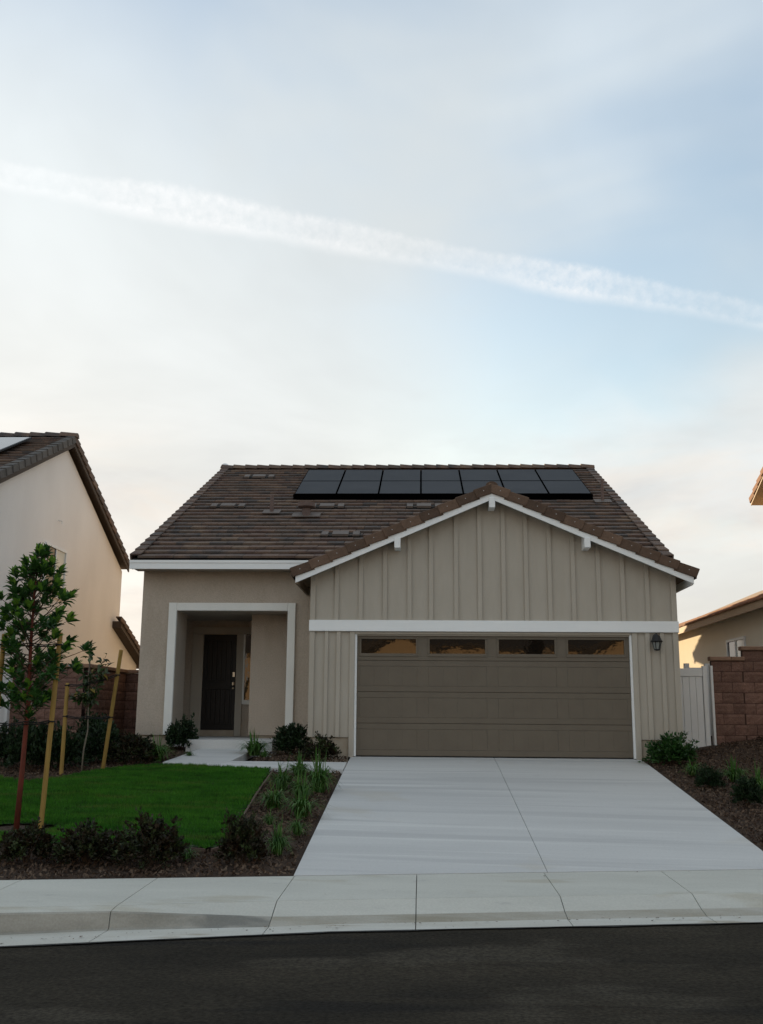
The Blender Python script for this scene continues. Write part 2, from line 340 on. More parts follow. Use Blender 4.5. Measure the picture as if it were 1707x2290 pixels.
# yard terrain (bark mulch beds)
def terrain():
    xs = np.arange(-16, 15.01, .2); vs = []; fs = []
    ts = [0]+list(np.linspace(.006, 1, 48))
    ny = len(ts)+14
    for x in xs:
        y0 = yb(x)
        for t in ts:
            y = y0+(1.6-y0)*t; bed = -7.9 < x < 9
            pv = .10 if (-2.45 < x < 2.5 or (-5.4 < x < -2.4 and -1.55 < y) ) else 0.
            vs.append((x, y, hgt(x, y)-pv-.015+.012*math.sin(7*x+3*y)*math.cos(5*y-2*x)+.008*math.sin(19*x)*math.sin(17*y)))
        for y in np.linspace(1.9, 24, 14): vs.append((x, y, hgt(x, y)-.015))
    for i in range(len(xs)-1):
        for j in range(ny-1): fs.append((i*ny+j, (i+1)*ny+j, (i+1)*ny+j+1, i*ny+j+1))
    return np.array(vs), np.array(fs)
tv, tf = terrain()
yard = structure(link('garden_bed', np_mesh('garden_bed', tv, tf, 'mulch'), (0, 0, 0)))

# road
b = MB(); xs = np.arange(-40, 40.1, 1.0)
vs = []; fs = []
for i, x in enumerate(xs):
    e = yb(x)-2.1
    vs += [(x, e, zflow(x)+.012), (x, e-2.5, zflow(x)+.045), (x, e-9.0, zflow(x)+.02)]
for i in range(len(xs)-1):
    for j in range(2): fs.append((i*3+j+1, (i+1)*3+j+1, (i+1)*3+j, i*3+j))
b.add(vs, fs); structure(b.build('road', 'asphalt', org=(0, 0, 0)))
b = MB(); vs = []; fs = []; xs = np.arange(-20, 20.01, .12)
for i, x in enumerate(xs):
    e = yb(x)-2.1; w = .045+.018*math.sin(5*x)*math.sin(2.3*x+1)+random.uniform(-.008, .008)
    vs += [(x, e+.012+random.uniform(-.006, .006), zflow(x)+.006), (x, e-.004, zflow(x)+.022), (x, e-w, zflow(x)+.0225)]
for i in range(len(xs)-1):
    for j in range(2): fs.append((i*3+j+1, (i+1)*3+j+1, (i+1)*3+j, i*3+j))
b.add(vs, fs); structure(b.build('road_edge', 'asphalt_seal', org=(0, 0, 0)))

# pavement, kerb, gutter: slabs between joints
JX = [-20, -16.5, -12.8, -9.0, -7.6, -6.32, -5.07, -3.83, -2.53, -1.33, -.04, 1.19, 2.45, 3.7, 5.0, 6.3, 7.6, 9, 12.5, 16]
pave = structure(link('pavement', None, (0, 0, 0)))
kerb = structure(link('kerb', None, (0, 0, 0)))
gutt = structure(link('gutter', None, (0, 0, 0)))
def ramp01(x):                                       # 0 = full kerb, 1 = dropped at the driveway
    if x < -3.83: return 0.
    if x < -2.5: t = (x+3.83)/1.33; return t
    if x < 2.5: return 1.
    if x < 3.75: return 1-(x-2.5)/1.25
    return 0.
def strip(x0, x1, rows, thick=.12, n=6, two=False):             # rows: list of f(x)->(d,z); a slab with a profiled top
    b = MB(); g = .0038; xs = np.linspace(x0+g, x1-g, n); k = len(rows); vs = []; fs = []
    for x in xs:
        for r in rows: d, z = r(x); vs.append((x, yb(x)-d, z))
        for r in rows: d, z = r(x); vs.append((x, yb(x)-d, z-thick))
    m2 = 2*k
    for i in range(n-1):
        for j in range(k-1):
            a = i*m2+j; c = (i+1)*m2+j
            fs += [(a+1, c+1, c, a), (a+k, c+k, c+k+1, a+k+1)]
        a = i*m2; c = (i+1)*m2
        fs += [(a, c, c+k, a+k), (a+k-1, a+m2-1, c+m2-1, c+k-1)]
    fs += [tuple(list(range(k))+list(range(m2-1, k-1, -1))), tuple([(n-1)*m2+q for q in list(range(k-1, -1, -1))+list(range(k, m2))])]
    b.add(vs, fs)
    if two: b.m = [1 if (q < (n-1)*(2*(k-1)+2) and (q % (2*(k-1)+2)) in (2, 4, 6)) else 0 for q in range(len(fs))]
    return b
for x0, x1 in zip(JX[:-1], JX[1:]):
    dbk = lambda x: 1.33-.09*ramp01(x)
    strip(x0, x1, [lambda x: (.008, -.85), lambda x: (dbk(x)-.004, -.85-.018*dbk(x))]).build('slab', 'concrete_walk', pave)
    ztop = lambda x: -.85-.018*1.33-.006
    nseg = 10
    strip(x0, x1, [lambda x: (dbk(x)+.004, -.85-.018*dbk(x)), 
                   lambda x: (1.49+.04*ramp01(x), (ztop(x)-.008)*(1-ramp01(x))+(-.950)*ramp01(x)),
                   lambda x: (1.505+.06*ramp01(x), (ztop(x)-.02)*(1-ramp01(x))+(-.958)*ramp01(x)),
                   lambda x: (1.535+.145*ramp01(x), zflow(x)+.012), lambda x: (1.56+.15*ramp01(x), zflow(x))], .14, nseg, True).build('kerbstone', ['concrete_walk', 'concrete_kerb' if x1 < -2.5 else 'concrete_lip'], kerb)
    strip(x0, x1, [lambda x: (1.562+.152*ramp01(x), zflow(x)+.001), lambda x: (2.1, zflow(x)+.010)], .14, nseg).build('gutter_pan', 'concrete_gutter', gutt)
b = MB(); vs = []; fs = []; xs = np.linspace(-20, 16, 60)
for x in xs:
    for d, z in ((.0, -.90), (1.30, -.925), (1.5, -1.10), (2.09, -1.15)): vs.append((x, yb(x)-d, z))
for i in range(len(xs)-1):
    for j in range(3): fs.append((i*4+j+1, (i+1)*4+j+1, (i+1)*4+j, i*4+j))
b.add(vs, fs); b.build('joint_filler', 'joint', pave)
# driveway: two slabs
drv = structure(link('driveway', None, (0, 0, 0)))
for x0, x1 in ((-2.54, -.0032), (.0032, 2.56)):
    b = MB(); n = 9; vs = []; fs = []
    for i in range(n):
        t = i/(n-1); row = []
        for x in (x0, x1): y = .20+(yb(x)+.006-.20)*t; vs.append((x, y, hgt(x, min(y, 0))+.004))
        for x in (x0, x1): y = .20+(yb(x)+.006-.20)*t; vs.append((x, y, hgt(x, min(y, 0))-.12))
    for i in range(n-1):
        a = i*4; c = a+4
        fs += [(a, c, c+1, a+1), (a+3, c+3, c+2, a+2), (a+2, c+2, c, a), (a+1, c+1, c+3, a+3)]
    fs += [(0, 1, 3, 2), (4*n-4, 4*n-2, 4*n-1, 4*n-3)]
    b.add(vs, fs); b.build('slab', 'concrete', drv)
# front walk: three slabs and the landing
walk = structure(link('front_path', None, (0, 0, 0)))
def flag(pts, th=.12):
    b = MB(); b.hexa([(x, y, z-th) for x, y, z in pts]+list(pts)); b.build('slab', 'concrete', walk)
flag([(-5.56, -1.25, -.070), (-4.66, -1.60, -.105), (-4.47, -1.15, -.052), (-4.38, .69, .085)][:3]+[(-5.36, .69, .085)]) if False else None
b = MB(); pts = [(-5.58, -1.28, -.075), (-4.665, -1.60, -.11), (-4.465, -1.15, -.05), (-4.36, .70, .085), (-5.38, .70, .085)]
b.add([(x, y, z-.12) for x, y, z in pts]+pts, [(4, 3, 2, 1, 0), (5, 6, 7, 8, 9)]+[(i, (i+1) % 5, 5+(i+1) % 5, 5+i) for i in range(5)]); b.build('slab', 'concrete', walk)
flag([(-4.655, -1.605, -.11), (-3.60, -1.62, -.135), (-3.60, -.98, -.06), (-4.455, -1.15, -.05)])
flag([(-3.59, -1.62, -.135), (-2.55, -1.61, -.155), (-2.55, -.82, -.066), (-3.59, -.98, -.06)])
b = MB(); b.prism([(-5.66, .705), (-4.05, .705), (-4.05, 2.30), (-4.78, 2.32), (-4.78, 3.79), (-6.65, 3.79), (-6.65, 2.32), (-6.10, 2.30), (-6.10, 1.49), (-5.66, 1.49)], 'z', -.05, .25); porch = b.build('landing', 'concrete', walk)

# ------------------------------------------------------------------ roof tile helpers
def tile_mesh(name, w, l, t=.028, matn='roof_tile'):
    # local: x across, y up the slope, z normal; a slab with chamfered nose and two shallow lapped edges
    b = MB(); h = w/2-.003
    vs = [(-h, 0, 0), (h, 0, 0), (h, l, 0), (-h, l, 0), (-h, .0, t*.8), (h, .0, t*.8), (h, l, t*.9), (-h, l, t*.9), (-h+.006, .012, t), (h-.006, .012, t), (h-.006, l, t), (-h+.006, l, t)]
    b.add(vs, [(3, 2, 1, 0), (0, 1, 5, 4), (1, 2, 6, 5), (3, 0, 4, 7), (4, 5, 9, 8), (5, 6, 10, 9), (7, 4, 8, 11), (8, 9, 10, 11), (2, 3, 7, 6)])
    return b, b.mesh(name, matn)
def lay_tiles(parent, eave, along, upv, width, length, skip=None, tw=.33, exp=.33, nobj=300, matn='roof_tile', name='roof_tile', t=.046):
    """tiles on a slope; the nobj nearest the eave are objects, the rest one joined part"""
    along = Vector(along).normalized(); upv = Vector(upv).normalized(); nor = along.cross(upv)
    tb, tm = tile_mesh(name, tw, exp*1.12, t, matn); eave = Vector(eave); rest = MB(); cnt = 0
    tilt = .055/exp
    u2 = (upv-nor*tilt).normalized(); n2 = along.cross(u2); rot = basis(along, u2, n2)
    nv = int(length/exp+.3)
    for r in range(nv):
        off = (r % 2)*tw/2
        k = int(width/tw)+2
        for c in range(-1, k):
            x = c*tw+off+tw/2
            lo, hi = max(0, x-tw/2), min(width, x+tw/2)
            if hi-lo < .06: continue
            cx = (lo+hi)/2
            p = eave+along*cx+upv*(r*exp)+nor*(.035+random.uniform(-.003, .003))
            if skip and skip(p): continue
            sx = (hi-lo)/tw
            rr = rot @ Matrix.Rotation(random.uniform(-.006, .006), 3, 'Z') @ Matrix.Diagonal((sx, 1, 1))
            if cnt < nobj: link(name, tm, p, parent, rr)
            else: rest.add([rr @ Vector(q)+p for q in tb.v], tb.f)
            cnt += 1
    if rest.v: stuff(rest.build('roof_tile_field', matn, parent))
def rake_mesh(name, l, face=.18, top=.17, matn='rake_tile', nail=True, lap=.05):
    # local: x up the slope, y outward, z up (normal to slope, in the gable plane); the lower end laps over the tile below
    b = MB(); L = l+lap; p = .020; q = .026; c = .010
    def ring(x, o, z, cf): return [(x, -.022+o, -face+z), (x, o-cf, -face+z), (x, o, -face+z+cf), (x, o, z-cf), (x, o-cf, z), (x, -top, z), (x, -top, z-.024), (x, -.022+o, z-.024)]
    r = [ring(0, p-.008, q-.006, .006), ring(.012, p, q, c), ring(L, 0, 0, c)]; k = 8; vs = [v for g in r for v in g]
    fs = [tuple(range(k-1, -1, -1)), tuple(range(2*k, 3*k))]+[(g*k+i, g*k+(i+1) % k, (g+1)*k+(i+1) % k, (g+1)*k+i) for g in range(2) for i in range(k)]
    b.add(vs, fs)
    if nail: b.box(l*.45, l*.45+.013, .0, p*.6+.006, -face*.40, -face*.40+.013, 1)
    return b.mesh(name, [matn, 'nail'])
def lay_rake(parent, p0, p1, out, n, face=.18, top=.17, matn='rake_tile', jit=.006, nail=True, name='rake_tile'):
    p0, p1 = Vector(p0), Vector(p1); u = (p1-p0); L = u.length; u.normalize(); o = Vector(out); w = u.cross(o)
    flip = w.z < 0
    if flip: w = -w
    me = rake_mesh(name, L/n, face, top, matn, nail); rot = basis(u, o, w)
    for i in range(n):
        rr = rot @ Matrix.Rotation(random.uniform(-jit, jit), 3, 'Y')
        link(name, me, p0+u*(L/n*i)+o*random.uniform(0, .004), parent, rr)
def ridge_caps(parent, p0, p1, n, w=.14, hgt_=.075, matn='roof_tile', name='ridge_tile', taper=.85):
    p0, p1 = Vector(p0), Vector(p1); u = (p1-p0); L = u.length; u.normalize(); side = Vector((0, 0, 1)).cross(u); l = L/n
    b = MB(); prof = [(-w, -.05), (-w*.72, hgt_*.5), (-w*.25, hgt_), (w*.25, hgt_), (w*.72, hgt_*.5), (w, -.05)]
    vs = []
    for x, s, dz in ((0, 1, .025), (l*1.1, taper, 0)):
        for a, z in prof: vs.append((x, a*s, z*s+dz))
    k = len(prof); fs = [(i, i+1, k+i+1, k+i) for i in range(k-1)]+[tuple(range(k-1, -1, -1)), tuple(range(k, 2*k))]
    b.add(vs, fs); me = b.mesh(name, matn); rot = basis(u, side, Vector((0, 0, 1)))
    for i in range(n): link(name, me, p0+u*(l*i)+Vector((0, 0, random.uniform(-.004, .004))), parent, rot)

# ------------------------------------------------------------------ THE HOUSE
house = thing('house', 'single-storey beige house with brown tiled roof and a wide garage under a front gable', 'house')
SL = .4538; YE, ZE = 1.0137, 3.7231; YR = 9.57; ZR = 7.6063
XW0, XW1, YF, YBK = -6.83, 3.30, 1.464, 17.6
def zroof(y): return ZE-.06+SL*(YE*0+min(y, 2*YR-y)-YE)
# stucco walls
b = MB()
b.box(-6.83, -6.117, 1.464, 2.309, .314, 3.62)                       # left pier beside the porch
b.box(-3.916, -3.30, 1.464, 2.309, .314, 3.62)
b.box(-6.117, -3.916, 1.464, 1.80, 2.72, 3.62)                       # over the opening
b.prism([(2.309, .314), (17.6, .314), (17.6, zroof(17.6)-.2), (YR, ZR-.26), (2.309, zroof(2.309)-.2)], 'x', -6.83, -6.66)   # left side and gable
b.prism([(1.80, .314), (17.6, .314), (17.6, zroof(17.6)-.2), (YR, ZR-.26), (1.80, zroof(1.8)-.2)], 'x', 3.13, 3.30)
b.box(-6.66, 3.13, 17.43, 17.6, .314, 3.62)
b.build('wall', 'stucco', house)
b = MB(); b.box(-6.66, -4.772, 3.80, 3.95, .25, 2.74); b.box(-4.772, -3.3, 2.31, 3.95, .31, 2.74); b.build('porch_wall', 'stucco', house)
b = MB(); b.box(-6.66, -3.30, 1.80, 3.80, 2.742, 2.80); b.build('porch_ceiling', 'stucco', house)
b = MB(); b.box(-6.79, -5.95, 1.50, 2.3, -.1, .312); b.box(-6.79, -6.62, 2.3, 17.56, -.1, .312); b.box(-4.05, -3.34, 1.5, 2.3, -.1, .312); b.box(-4.73, -4.05, 2.35, 3.7, -.1, .309)
b.box(-3.26, -2.59, .03, .14, -.12, .328); b.box(2.59, 3.26, .03, .14, -.12, .328); b.box(-3.26, -3.1, .14, 1.5, -.1, .328); b.box(3.1, 3.26, .14, 17.5, -.1, .328)
b.build('foundation', 'foundation', house)
# porch surround
b = MB(); b.bbox(-6.281, -6.121, 1.405, 1.468, .318, 2.878); b.build('porch_trim', 'stucco_trim', house)
b = MB(); b.bbox(-3.914, -3.762, 1.405, 1.468, .318, 2.878); b.build('porch_trim', 'stucco_trim', house)
b = MB(); b.bbox(-6.119, -3.916, 1.407, 1.468, 2.722, 2.876); b.build('porch_trim', 'stucco_trim', house)
# front door
fd = MB().box(-6.055, -5.335, 3.77, 3.80, .385, 2.435).build('front_door', 'door_dark', house)
for z0, z1 in ((1.45, 2.30), (.52, 1.25)):
    b = MB(); x0, x1 = -5.95, -5.44; n = 5
    for k in range(n): b.bbox(x0+(x1-x0)*k/n+.003, x0+(x1-x0)*(k+1)/n-.003, 3.760, 3.771, z0, z1, .004)
    b.build('door_panel', 'door_dark', fd)
    b = MB(); b.box(x0-.03, x0-.008, 3.752, 3.771, z0-.03, z1+.03); b.box(x1+.008, x1+.03, 3.752, 3.771, z0-.03, z1+.03); b.box(x0-.008, x1+.008, 3.752, 3.771, z0-.03, z0-.008); b.box(x0-.008, x1+.008, 3.752, 3.771, z1+.008, z1+.03)
    b.build('panel_moulding', 'door_dark', fd)
b = MB(); b.box(-5.395, -5.35, 3.755, 3.771, 1.52, 1.62); b.build('escutcheon', 'brass', fd)
b = MB(); b.lathe([(.001, 0), (.034, .0), (.034, .06), (.001, .06)], (-5.375, 3.74, 1.34), 10); b.build('door_handle', 'brass', fd)
b = MB(); b.lathe([(.001, 0), (.022, .004), (.022, .036), (.001, .04)], (-5.375, 3.748, 1.255), 10); b.build('deadbolt', 'brass', fd)
b = MB(); b.box(-6.30, -6.06, 3.755, 3.80, .26, 2.44); b.box(-6.30, -4.775, 3.754, 3.80, 2.445, 2.60); b.box(-5.325, -5.18, 3.75, 3.80, .26, 2.44); b.build('door_frame', 'siding', house)
sw = MB().box(-5.135, -4.78, 3.775, 3.80, 1.03, 2.44).build('window', 'window_glass', house)
b = MB(); b.box(-5.178, -5.137, 3.758, 3.80, .94, 2.44); b.box(-5.137, -4.78, 3.75, 3.80, .93, 1.025); b.build('window_frame', 'stucco_trim', sw)
b = MB(); b.box(-5.09, -5.084, 3.768, 3.775, 1.3, 1.85); b.build('reflected_edge', 'window_glass_painted_sky', sw) if False else None
b = MB(); b.box(-6.06, -5.33, 3.74, 3.80, .252, .38); b.build('door_sill', 'foundation', house)

# garage front (board and batten)
zg = lambda x: 4.700-.434*abs(x)                       # underside of the gable roof at the wall
b = MB()
b.prism([(-3.30, .33), (-2.49, .33), (-2.49, 2.165), (2.49, 2.165), (2.49, .33), (3.30, .33), (3.30, zg(3.3)), (0, zg(0)), (-3.30, zg(3.3))], 'y', 0, .12)
b.box(-3.30, -3.18, .12, 1.464, .33, 3.3); b.box(3.18, 3.30, .12, 1.80, .33, 3.3)
gw = b.build('garage_wall', 'siding', house)
for xc in (-2.832, -2.391, -1.95, -1.502, -1.108, -.65, -.22, .212, .624, 1.047, 1.473, 1.927, 2.359, 2.795):
    z1 = zg(xc)-.02; hw = .037
    MB().prism([(xc-hw, 2.412), (xc+hw, 2.412), (xc+hw, zg(xc+hw)-.01), (xc-hw, zg(xc-hw)-.01)], 'y', -.040, .001).build('batten', 'siding', gw)
for a, c in ((-3.037, -2.972), (-2.822, -2.749), (2.726, 2.817-.012), (2.988, 3.063)):
    MB().bbox(a, c, -.040, .001, .33, 2.208, .003).build('batten', 'siding', gw)
for a, c in ((-3.312, -3.222), (3.215, 3.312)):
    MB().prism([(a, .33), (c, .33), (c, 2.208), (a, 2.208)], 'y', -.042, .001).build('corner_board', 'siding', gw)
    MB().prism([(a, 2.412), (c, 2.412), (c, zg(max(abs(a), abs(c)))-.0), (a, zg(max(abs(a), abs(c)))-.0)], 'y', -.042, .001).build('corner_board', 'siding', gw)
MB().bbox(-3.325, 3.325, -.066, .001, 2.21, 2.41, .005).build('trim_band', 'white_paint', house)
for a, c in ((-2.582, -2.492), (2.492, 2.582)):
    MB().bbox(a, c, -.03, .12, -.015, 2.206, .004).build('door_casing', 'siding', house)
MB().box(-2.49, 2.49, -.012, .03, 2.168, 2.206).build('door_casing', 'siding', house)
for a, c in ((-2.49, -2.452), (2.452, 2.49)):
    MB().box(a, c, .012, .07, .0, 2.164).build('door_stop', 'white_paint', house)
MB().box(-2.45, 2.45, .030, .07, 2.140, 2.166).build('door_stop', 'siding', house)
# garage door: four hinged sections
gd = MB().box(-2.47, 2.47, .105, .13, .008, 2.16).build('garage_door', 'garage_paint', house)
SEAM = [.012, .580, 1.134, 1.693, 2.155]
PX = [(-2.40, -1.36), (-1.16, -.11), (.09, 1.14), (1.335, 2.385)]
for k in range(4):
    z0, z1 = SEAM[k]+.003, SEAM[k+1]-.003
    b = MB()
    pz0, pz1 = (z0+.10, z1-.10) if k < 3 else (1.775, 2.105)
    # rails and stiles stand proud of the panels
    b.bbox(-2.45, 2.45, .062, .105, z0, pz0, .004); b.bbox(-2.45, 2.45, .062, .105, pz1, z1, .004)
    xs = [-2.45]+[q for p in PX for q in p]+[2.45]
    for i in range(0, 10, 2): b.box(xs[i], xs[i+1], .0625, .105, pz0, pz1)
    b.build('door_section', 'garage_paint', gd)
    for (a, c) in PX:
        if k < 3:
            b = MB(); n = 4
            b.box(a+.0015, c-.0015, .0648, .105, pz0+.0015, pz1-.0015)
            for j in range(n): b.bbox(a+.008+(c-a-.016)*j/n+.0012, a+.008+(c-a-.016)*(j+1)/n-.0012, .0630, .0648, pz0+.008, pz1-.008, .0012)
            b.build('door_panel', 'garage_paint', gd)
        else:
            b = MB(); w = .045
            b.bbox(a-.01, c+.01, .048, .0625, pz0-.01, pz0+w, .004); b.bbox(a-.01, c+.01, .048, .0625, pz1-w+.02, pz1+.012, .004); b.bbox(a-.01, a+w-.02, .049, .0625, pz0+w, pz1-w+.02, .004); b.bbox(c-w+.02, c+.01, .049, .0625, pz0+w, pz1-w+.02, .004)
            b.build('window_frame', 'garage_paint', gd)
            MB().box(a+.02, c-.02, .075, .082, pz0+.03, pz1-.02).build('window_pane', 'window_glass', gd)
MB().box(-2.45, 2.45, .07, .11, .0045, .014).build('door_seal', 'rubber', gd)

# main roof
mr_ = MB()
th = .14
XE0, XE1 = -6.97, 3.53
yl = 2*YR-YE
mr_.prism([(YE-.02, ZE-.16), (YE-.02, ZE-.03), (YR, ZR-.03), (yl, ZE-.03), (yl, ZE-.16), (YR, ZR-.17)], 'x', XE0+.03, XE1-.03)
roof = mr_.build('roof', 'underlay', house)
cs = 1/math.sqrt(1+SL*SL)
GAP, GSL = 4.80, .434
def under_gable(p): return p.z < GAP-GSL*abs(p.x)-.02+.10 and abs(p.x) < 3.75
lay_tiles(roof, (XE0+.14, YE-.06, ZE-.055), (1, 0, 0), (0, cs, SL*cs), XE1-XE0-.28, 9.45, under_gable, .345, .335)
lay_tiles(roof, (XE1-.14, yl+.06, ZE-.055), (-1, 0, 0), (0, -cs, SL*cs), XE1-XE0-.28, 9.45, None, .345, .335, 0)
for xo, sgn in ((XE0, -1), (XE1, 1)):
    lay_rake(roof, (xo, YE-.07, ZE+.035), (xo, YR, ZR+.035), (sgn, 0, 0), 25, .17, .19, 'roof_tile', .01, False)
    lay_rake(roof, (xo, yl+.07, ZE+.035), (xo, YR, ZR+.035), (sgn, 0, 0), 25, .17, .19, 'roof_tile', .01, False)
    s0, s1 = sorted((xo-.02*sgn, xo-.06*sgn))
    MB().prism([(YE, ZE-.24), (YE, ZE-.08), (YR, ZR-.08), (yl, ZE-.08), (yl, ZE-.24), (YR, ZR-.24)], 'x', s0, s1).build('barge_board', 'white_paint', roof)
ridge_caps(roof, (XE0-.02, YR, ZR+.03), (XE1+.02, YR, ZR+.03), 31)
b = MB(); b.lathe([(.11, 0), (.10, .05), (.06, .095), (.001, .11)], (XE0+.03, YR+.02, ZR+.03), 12); b.build('ridge_end_cap', 'vent_metal', roof)
for x, y, r in ((XE0+.02, YR+.22, .13), (-4.55, YR+.25, .10)):
    MB().lathe([(r, -.25), (r, .02), (r*.85, r*.5), (r*.5, r*.85), (.001, r)], (x, y, ZR+.10), 14).build('white_vent_dome', 'sensor_white', roof, smooth=True)
# eave fascia
b = MB(); b.box(-6.985, -3.10, YE-.055, YE-.022, ZE-.235, ZE-.065); b.build('fascia', 'white_paint', roof)
b = MB(); b.box(-6.985, -3.10, YE-.067, YE-.0555, ZE-.115, ZE-.063); b.build('fascia_cap', 'white_paint', roof)
b = MB(); b.box(-6.95, -3.3, YE-.02, 1.464, ZE-.215, ZE-.19); b.build('soffit', 'stucco', roof)
# low-profile roof vents, pipes
for x, y in ((-5.70, 8.31), (-5.877, 5.005), (-3.514, 4.971), (-1.226, 4.968), (-2.983, 2.516)):
    z = ZE+SL*(y-YE)+.02; U = Vector((0, cs, SL*cs)); Nn = Vector((0, -SL*cs, cs)); o = Vector((x, y, z))
    def pt(a, u, n): return o+Vector((a, 0, 0))+U*u+Nn*n
    v = MB()
    def sl_(a0, a1, u0, u1, n0, n1, mi=0): v.hexa([pt(a0, u0, n0), pt(a1, u0, n0), pt(a1, u1, n0), pt(a0, u1, n0), pt(a0, u0, n1), pt(a1, u0, n1), pt(a1, u1, n1), pt(a0, u1, n1)], mi)
    sl_(-.40, -.26, -.14, .14, .02, .062); sl_(.26, .40, -.14, .14, .02, .062); sl_(-.17, .17, -.14, .14, .02, .070); sl_(-.42, .42, -.12, .15, .0, .03, 1)
    v.build('roof_vent', ['vent_pale', 'underlay'], roof)
def flash(x, y, r, hh, cap=None, name='vent_pipe', fl=.2):
    z = ZE+SL*(y-YE)+.02; b = MB()
    b.tube([(x, y, z-.05), (x, y, z+hh)], r, 10)
    if cap: b.tube([(x, y, z+hh*.62), (x, y, z+hh*.62+.03), (x, y, z+hh)], [cap*.7, cap, cap], 12)
    o = b.build(name, 'vent_metal', roof)
    f = MB(); U = Vector((0, cs, SL*cs)); Nn = Vector((0, -SL*cs, cs)); p = Vector((x, y, z))
    q = [p+Vector((a, 0, 0))+U*u+Nn*n for n in (.035, .05) for a, u in ((-fl, -.16), (fl, -.16), (fl, .16), (-fl, .16))]
    f.hexa(q); f.build('flashing', 'vent_pale', roof)
flash(-4.742, 4.396, .045, .42); flash(-3.904, 4.083, .10, .32, .20, 'exhaust_vent', .32); flash(3.045, 5.449, .035, .55)

# garage gable roof
YG0 = -.35
gb = MB()
ap = 4.72
for s in (-1, 1):
    poly = [(0, ap), (0, ap+.06), (s*3.62, ap+.06-GSL*3.62), (s*3.62, ap-GSL*3.62)]
    if s > 0: poly = poly[::-1]
    gb.prism(poly, 'y', YG0+.03, 3.6)
groof = gb.build('garage_roof', 'underlay', house)
cg = 1/math.sqrt(1+GSL*GSL)
for s in (-1, 1):
    al = (0, -s*-1*-1, 0)
    if s < 0: lay_tiles(groof, (-3.66, 3.5, ap+.05-GSL*3.66), (0, -1, 0), (cg, 0, GSL*cg), 3.62, 3.95, lambda p: p.z < ZE+SL*(p.y-YE)-.05, .345, .335, 0)
    else: lay_tiles(groof, (3.66, -.12, ap+.05-GSL*3.66), (0, 1, 0), (-cg, 0, GSL*cg), 3.62, 3.95, lambda p: p.z < ZE+SL*(p.y-YE)-.05, .345, .335, 0)
    lay_rake(groof, (s*3.66, YG0-.01, 4.895-.434*3.66-.015), (s*.0, YG0-.01, 4.895-.015), (0, -1, 0), 11, .175, .2, 'rake_tile', .008)
    # rake board
    MB().prism([(s*.0, 4.592), (s*.0, 4.735), (s*3.56, 4.735-GSL*3.56), (s*3.56, 4.605-GSL*3.56-.005)], 'y', YG0+.012, YG0+.05).build('rake_board', 'white_paint', groof)
    # eave fascia running back, and boarded soffit
    x0, x1 = sorted((s*3.56, s*3.525)); zt = 4.735-GSL*3.56
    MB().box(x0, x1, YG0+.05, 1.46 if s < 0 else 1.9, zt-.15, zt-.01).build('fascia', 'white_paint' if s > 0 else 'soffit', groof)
    for j in range(9):
        y0 = YG0+.055+j*.2; y1 = y0+.196
        if y1 > 1.46: y1 = 1.46
        if y0 >= 1.45: break
        pts = [(s*3.525, ap-.012-GSL*3.525), (s*.02, ap-.012-GSL*.02), (s*.02, ap-.002-GSL*.02), (s*3.525, ap-.002-GSL*3.525)]
        MB().prism(pts, 'y', y0, y1).build('soffit_board', 'soffit', groof)
ridge_caps(groof, (0, YG0-.0, ap+.12), (0, 3.4, ap+.12), 11, .13, .06, 'rake_tile')
for x, z in ((-.0, 4.64), (-1.72, 4.64-.434*1.72-.0), (1.70, 4.64-.434*1.70)):
    zz = z-.045
    b = MB(); b.bbox(x-.055, x+.055, YG0-.005, .02, zz-.155, zz+.03, .006)
    b.box(x-.052, x+.052, YG0+.01, .02, zz+.03, zz+.12)
    b.build('outlooker', 'white_paint', house)

# solar array on the main roof
sol = thing('solar_array', 'black solar array of fourteen panels in two rows below the roof ridge', 'solar panels', (-.78, 5.7, 6.0))
U = Vector((0, cs, SL*cs)); Nn = Vector((0, -SL*cs, cs)); O = Vector((-4.40, 5.70, ZE+SL*(5.70-YE)+.15))
def spt(a, u, n): return O+Vector((a, 0, 0))+U*u+Nn*n
def sbox(b, a0, a1, u0, u1, n0, n1, mi=0):
    b.hexa([spt(a0, u0, n0), spt(a1, u0, n0), spt(a1, u1, n0), spt(a0, u1, n0), spt(a0, u0, n1), spt(a1, u0, n1), spt(a1, u1, n1), spt(a0, u1, n1)], mi)
PW, PH = 7.24/7, 1.60
for r in range(2):
    for c in range(7):
        a0, a1 = c*PW+.010, (c+1)*PW-.010; u0, u1 = r*PH+.010, (r+1)*PH-.010
        b = MB(); sbox(b, a0+.012, a1-.012, u0+.012, u1-.012, 0, .030); pan = b.build('solar_panel', 'panel_glass', sol)
        b = MB(); sbox(b, a0, a0+.011, u0, u1, -.006, .034); sbox(b, a1-.011, a1, u0, u1, -.006, .034); sbox(b, a0+.011, a1-.011, u0, u0+.011, -.006, .034); sbox(b, a0+.011, a1-.011, u1-.011, u1, -.006, .034)
        b.build('panel_frame', 'array_black', pan)
b = MB(); sbox(b, -.02, 7.26, -.035, .005, -.11, .02); b.build('array_skirt', 'array_black', sol)
b = MB(); sbox(b, .0, 7.24, .006, 3.2, -.022, -.012); b.build('array_gap_shade', 'array_black', sol)  # black sheet added under the panels as shade in their gaps
for a in (0.03, 7.17): b = MB(); sbox(b, a, a+.05, .006, 3.2, -.11, -.023); b.build('mounting_rail', 'black_metal', sol)
for u in (.3, 1.3, 1.9, 2.9): b = MB(); sbox(b, .08, 7.16, u, u+.04, -.12, -.023); b.build('mounting_rail', 'black_metal', sol)

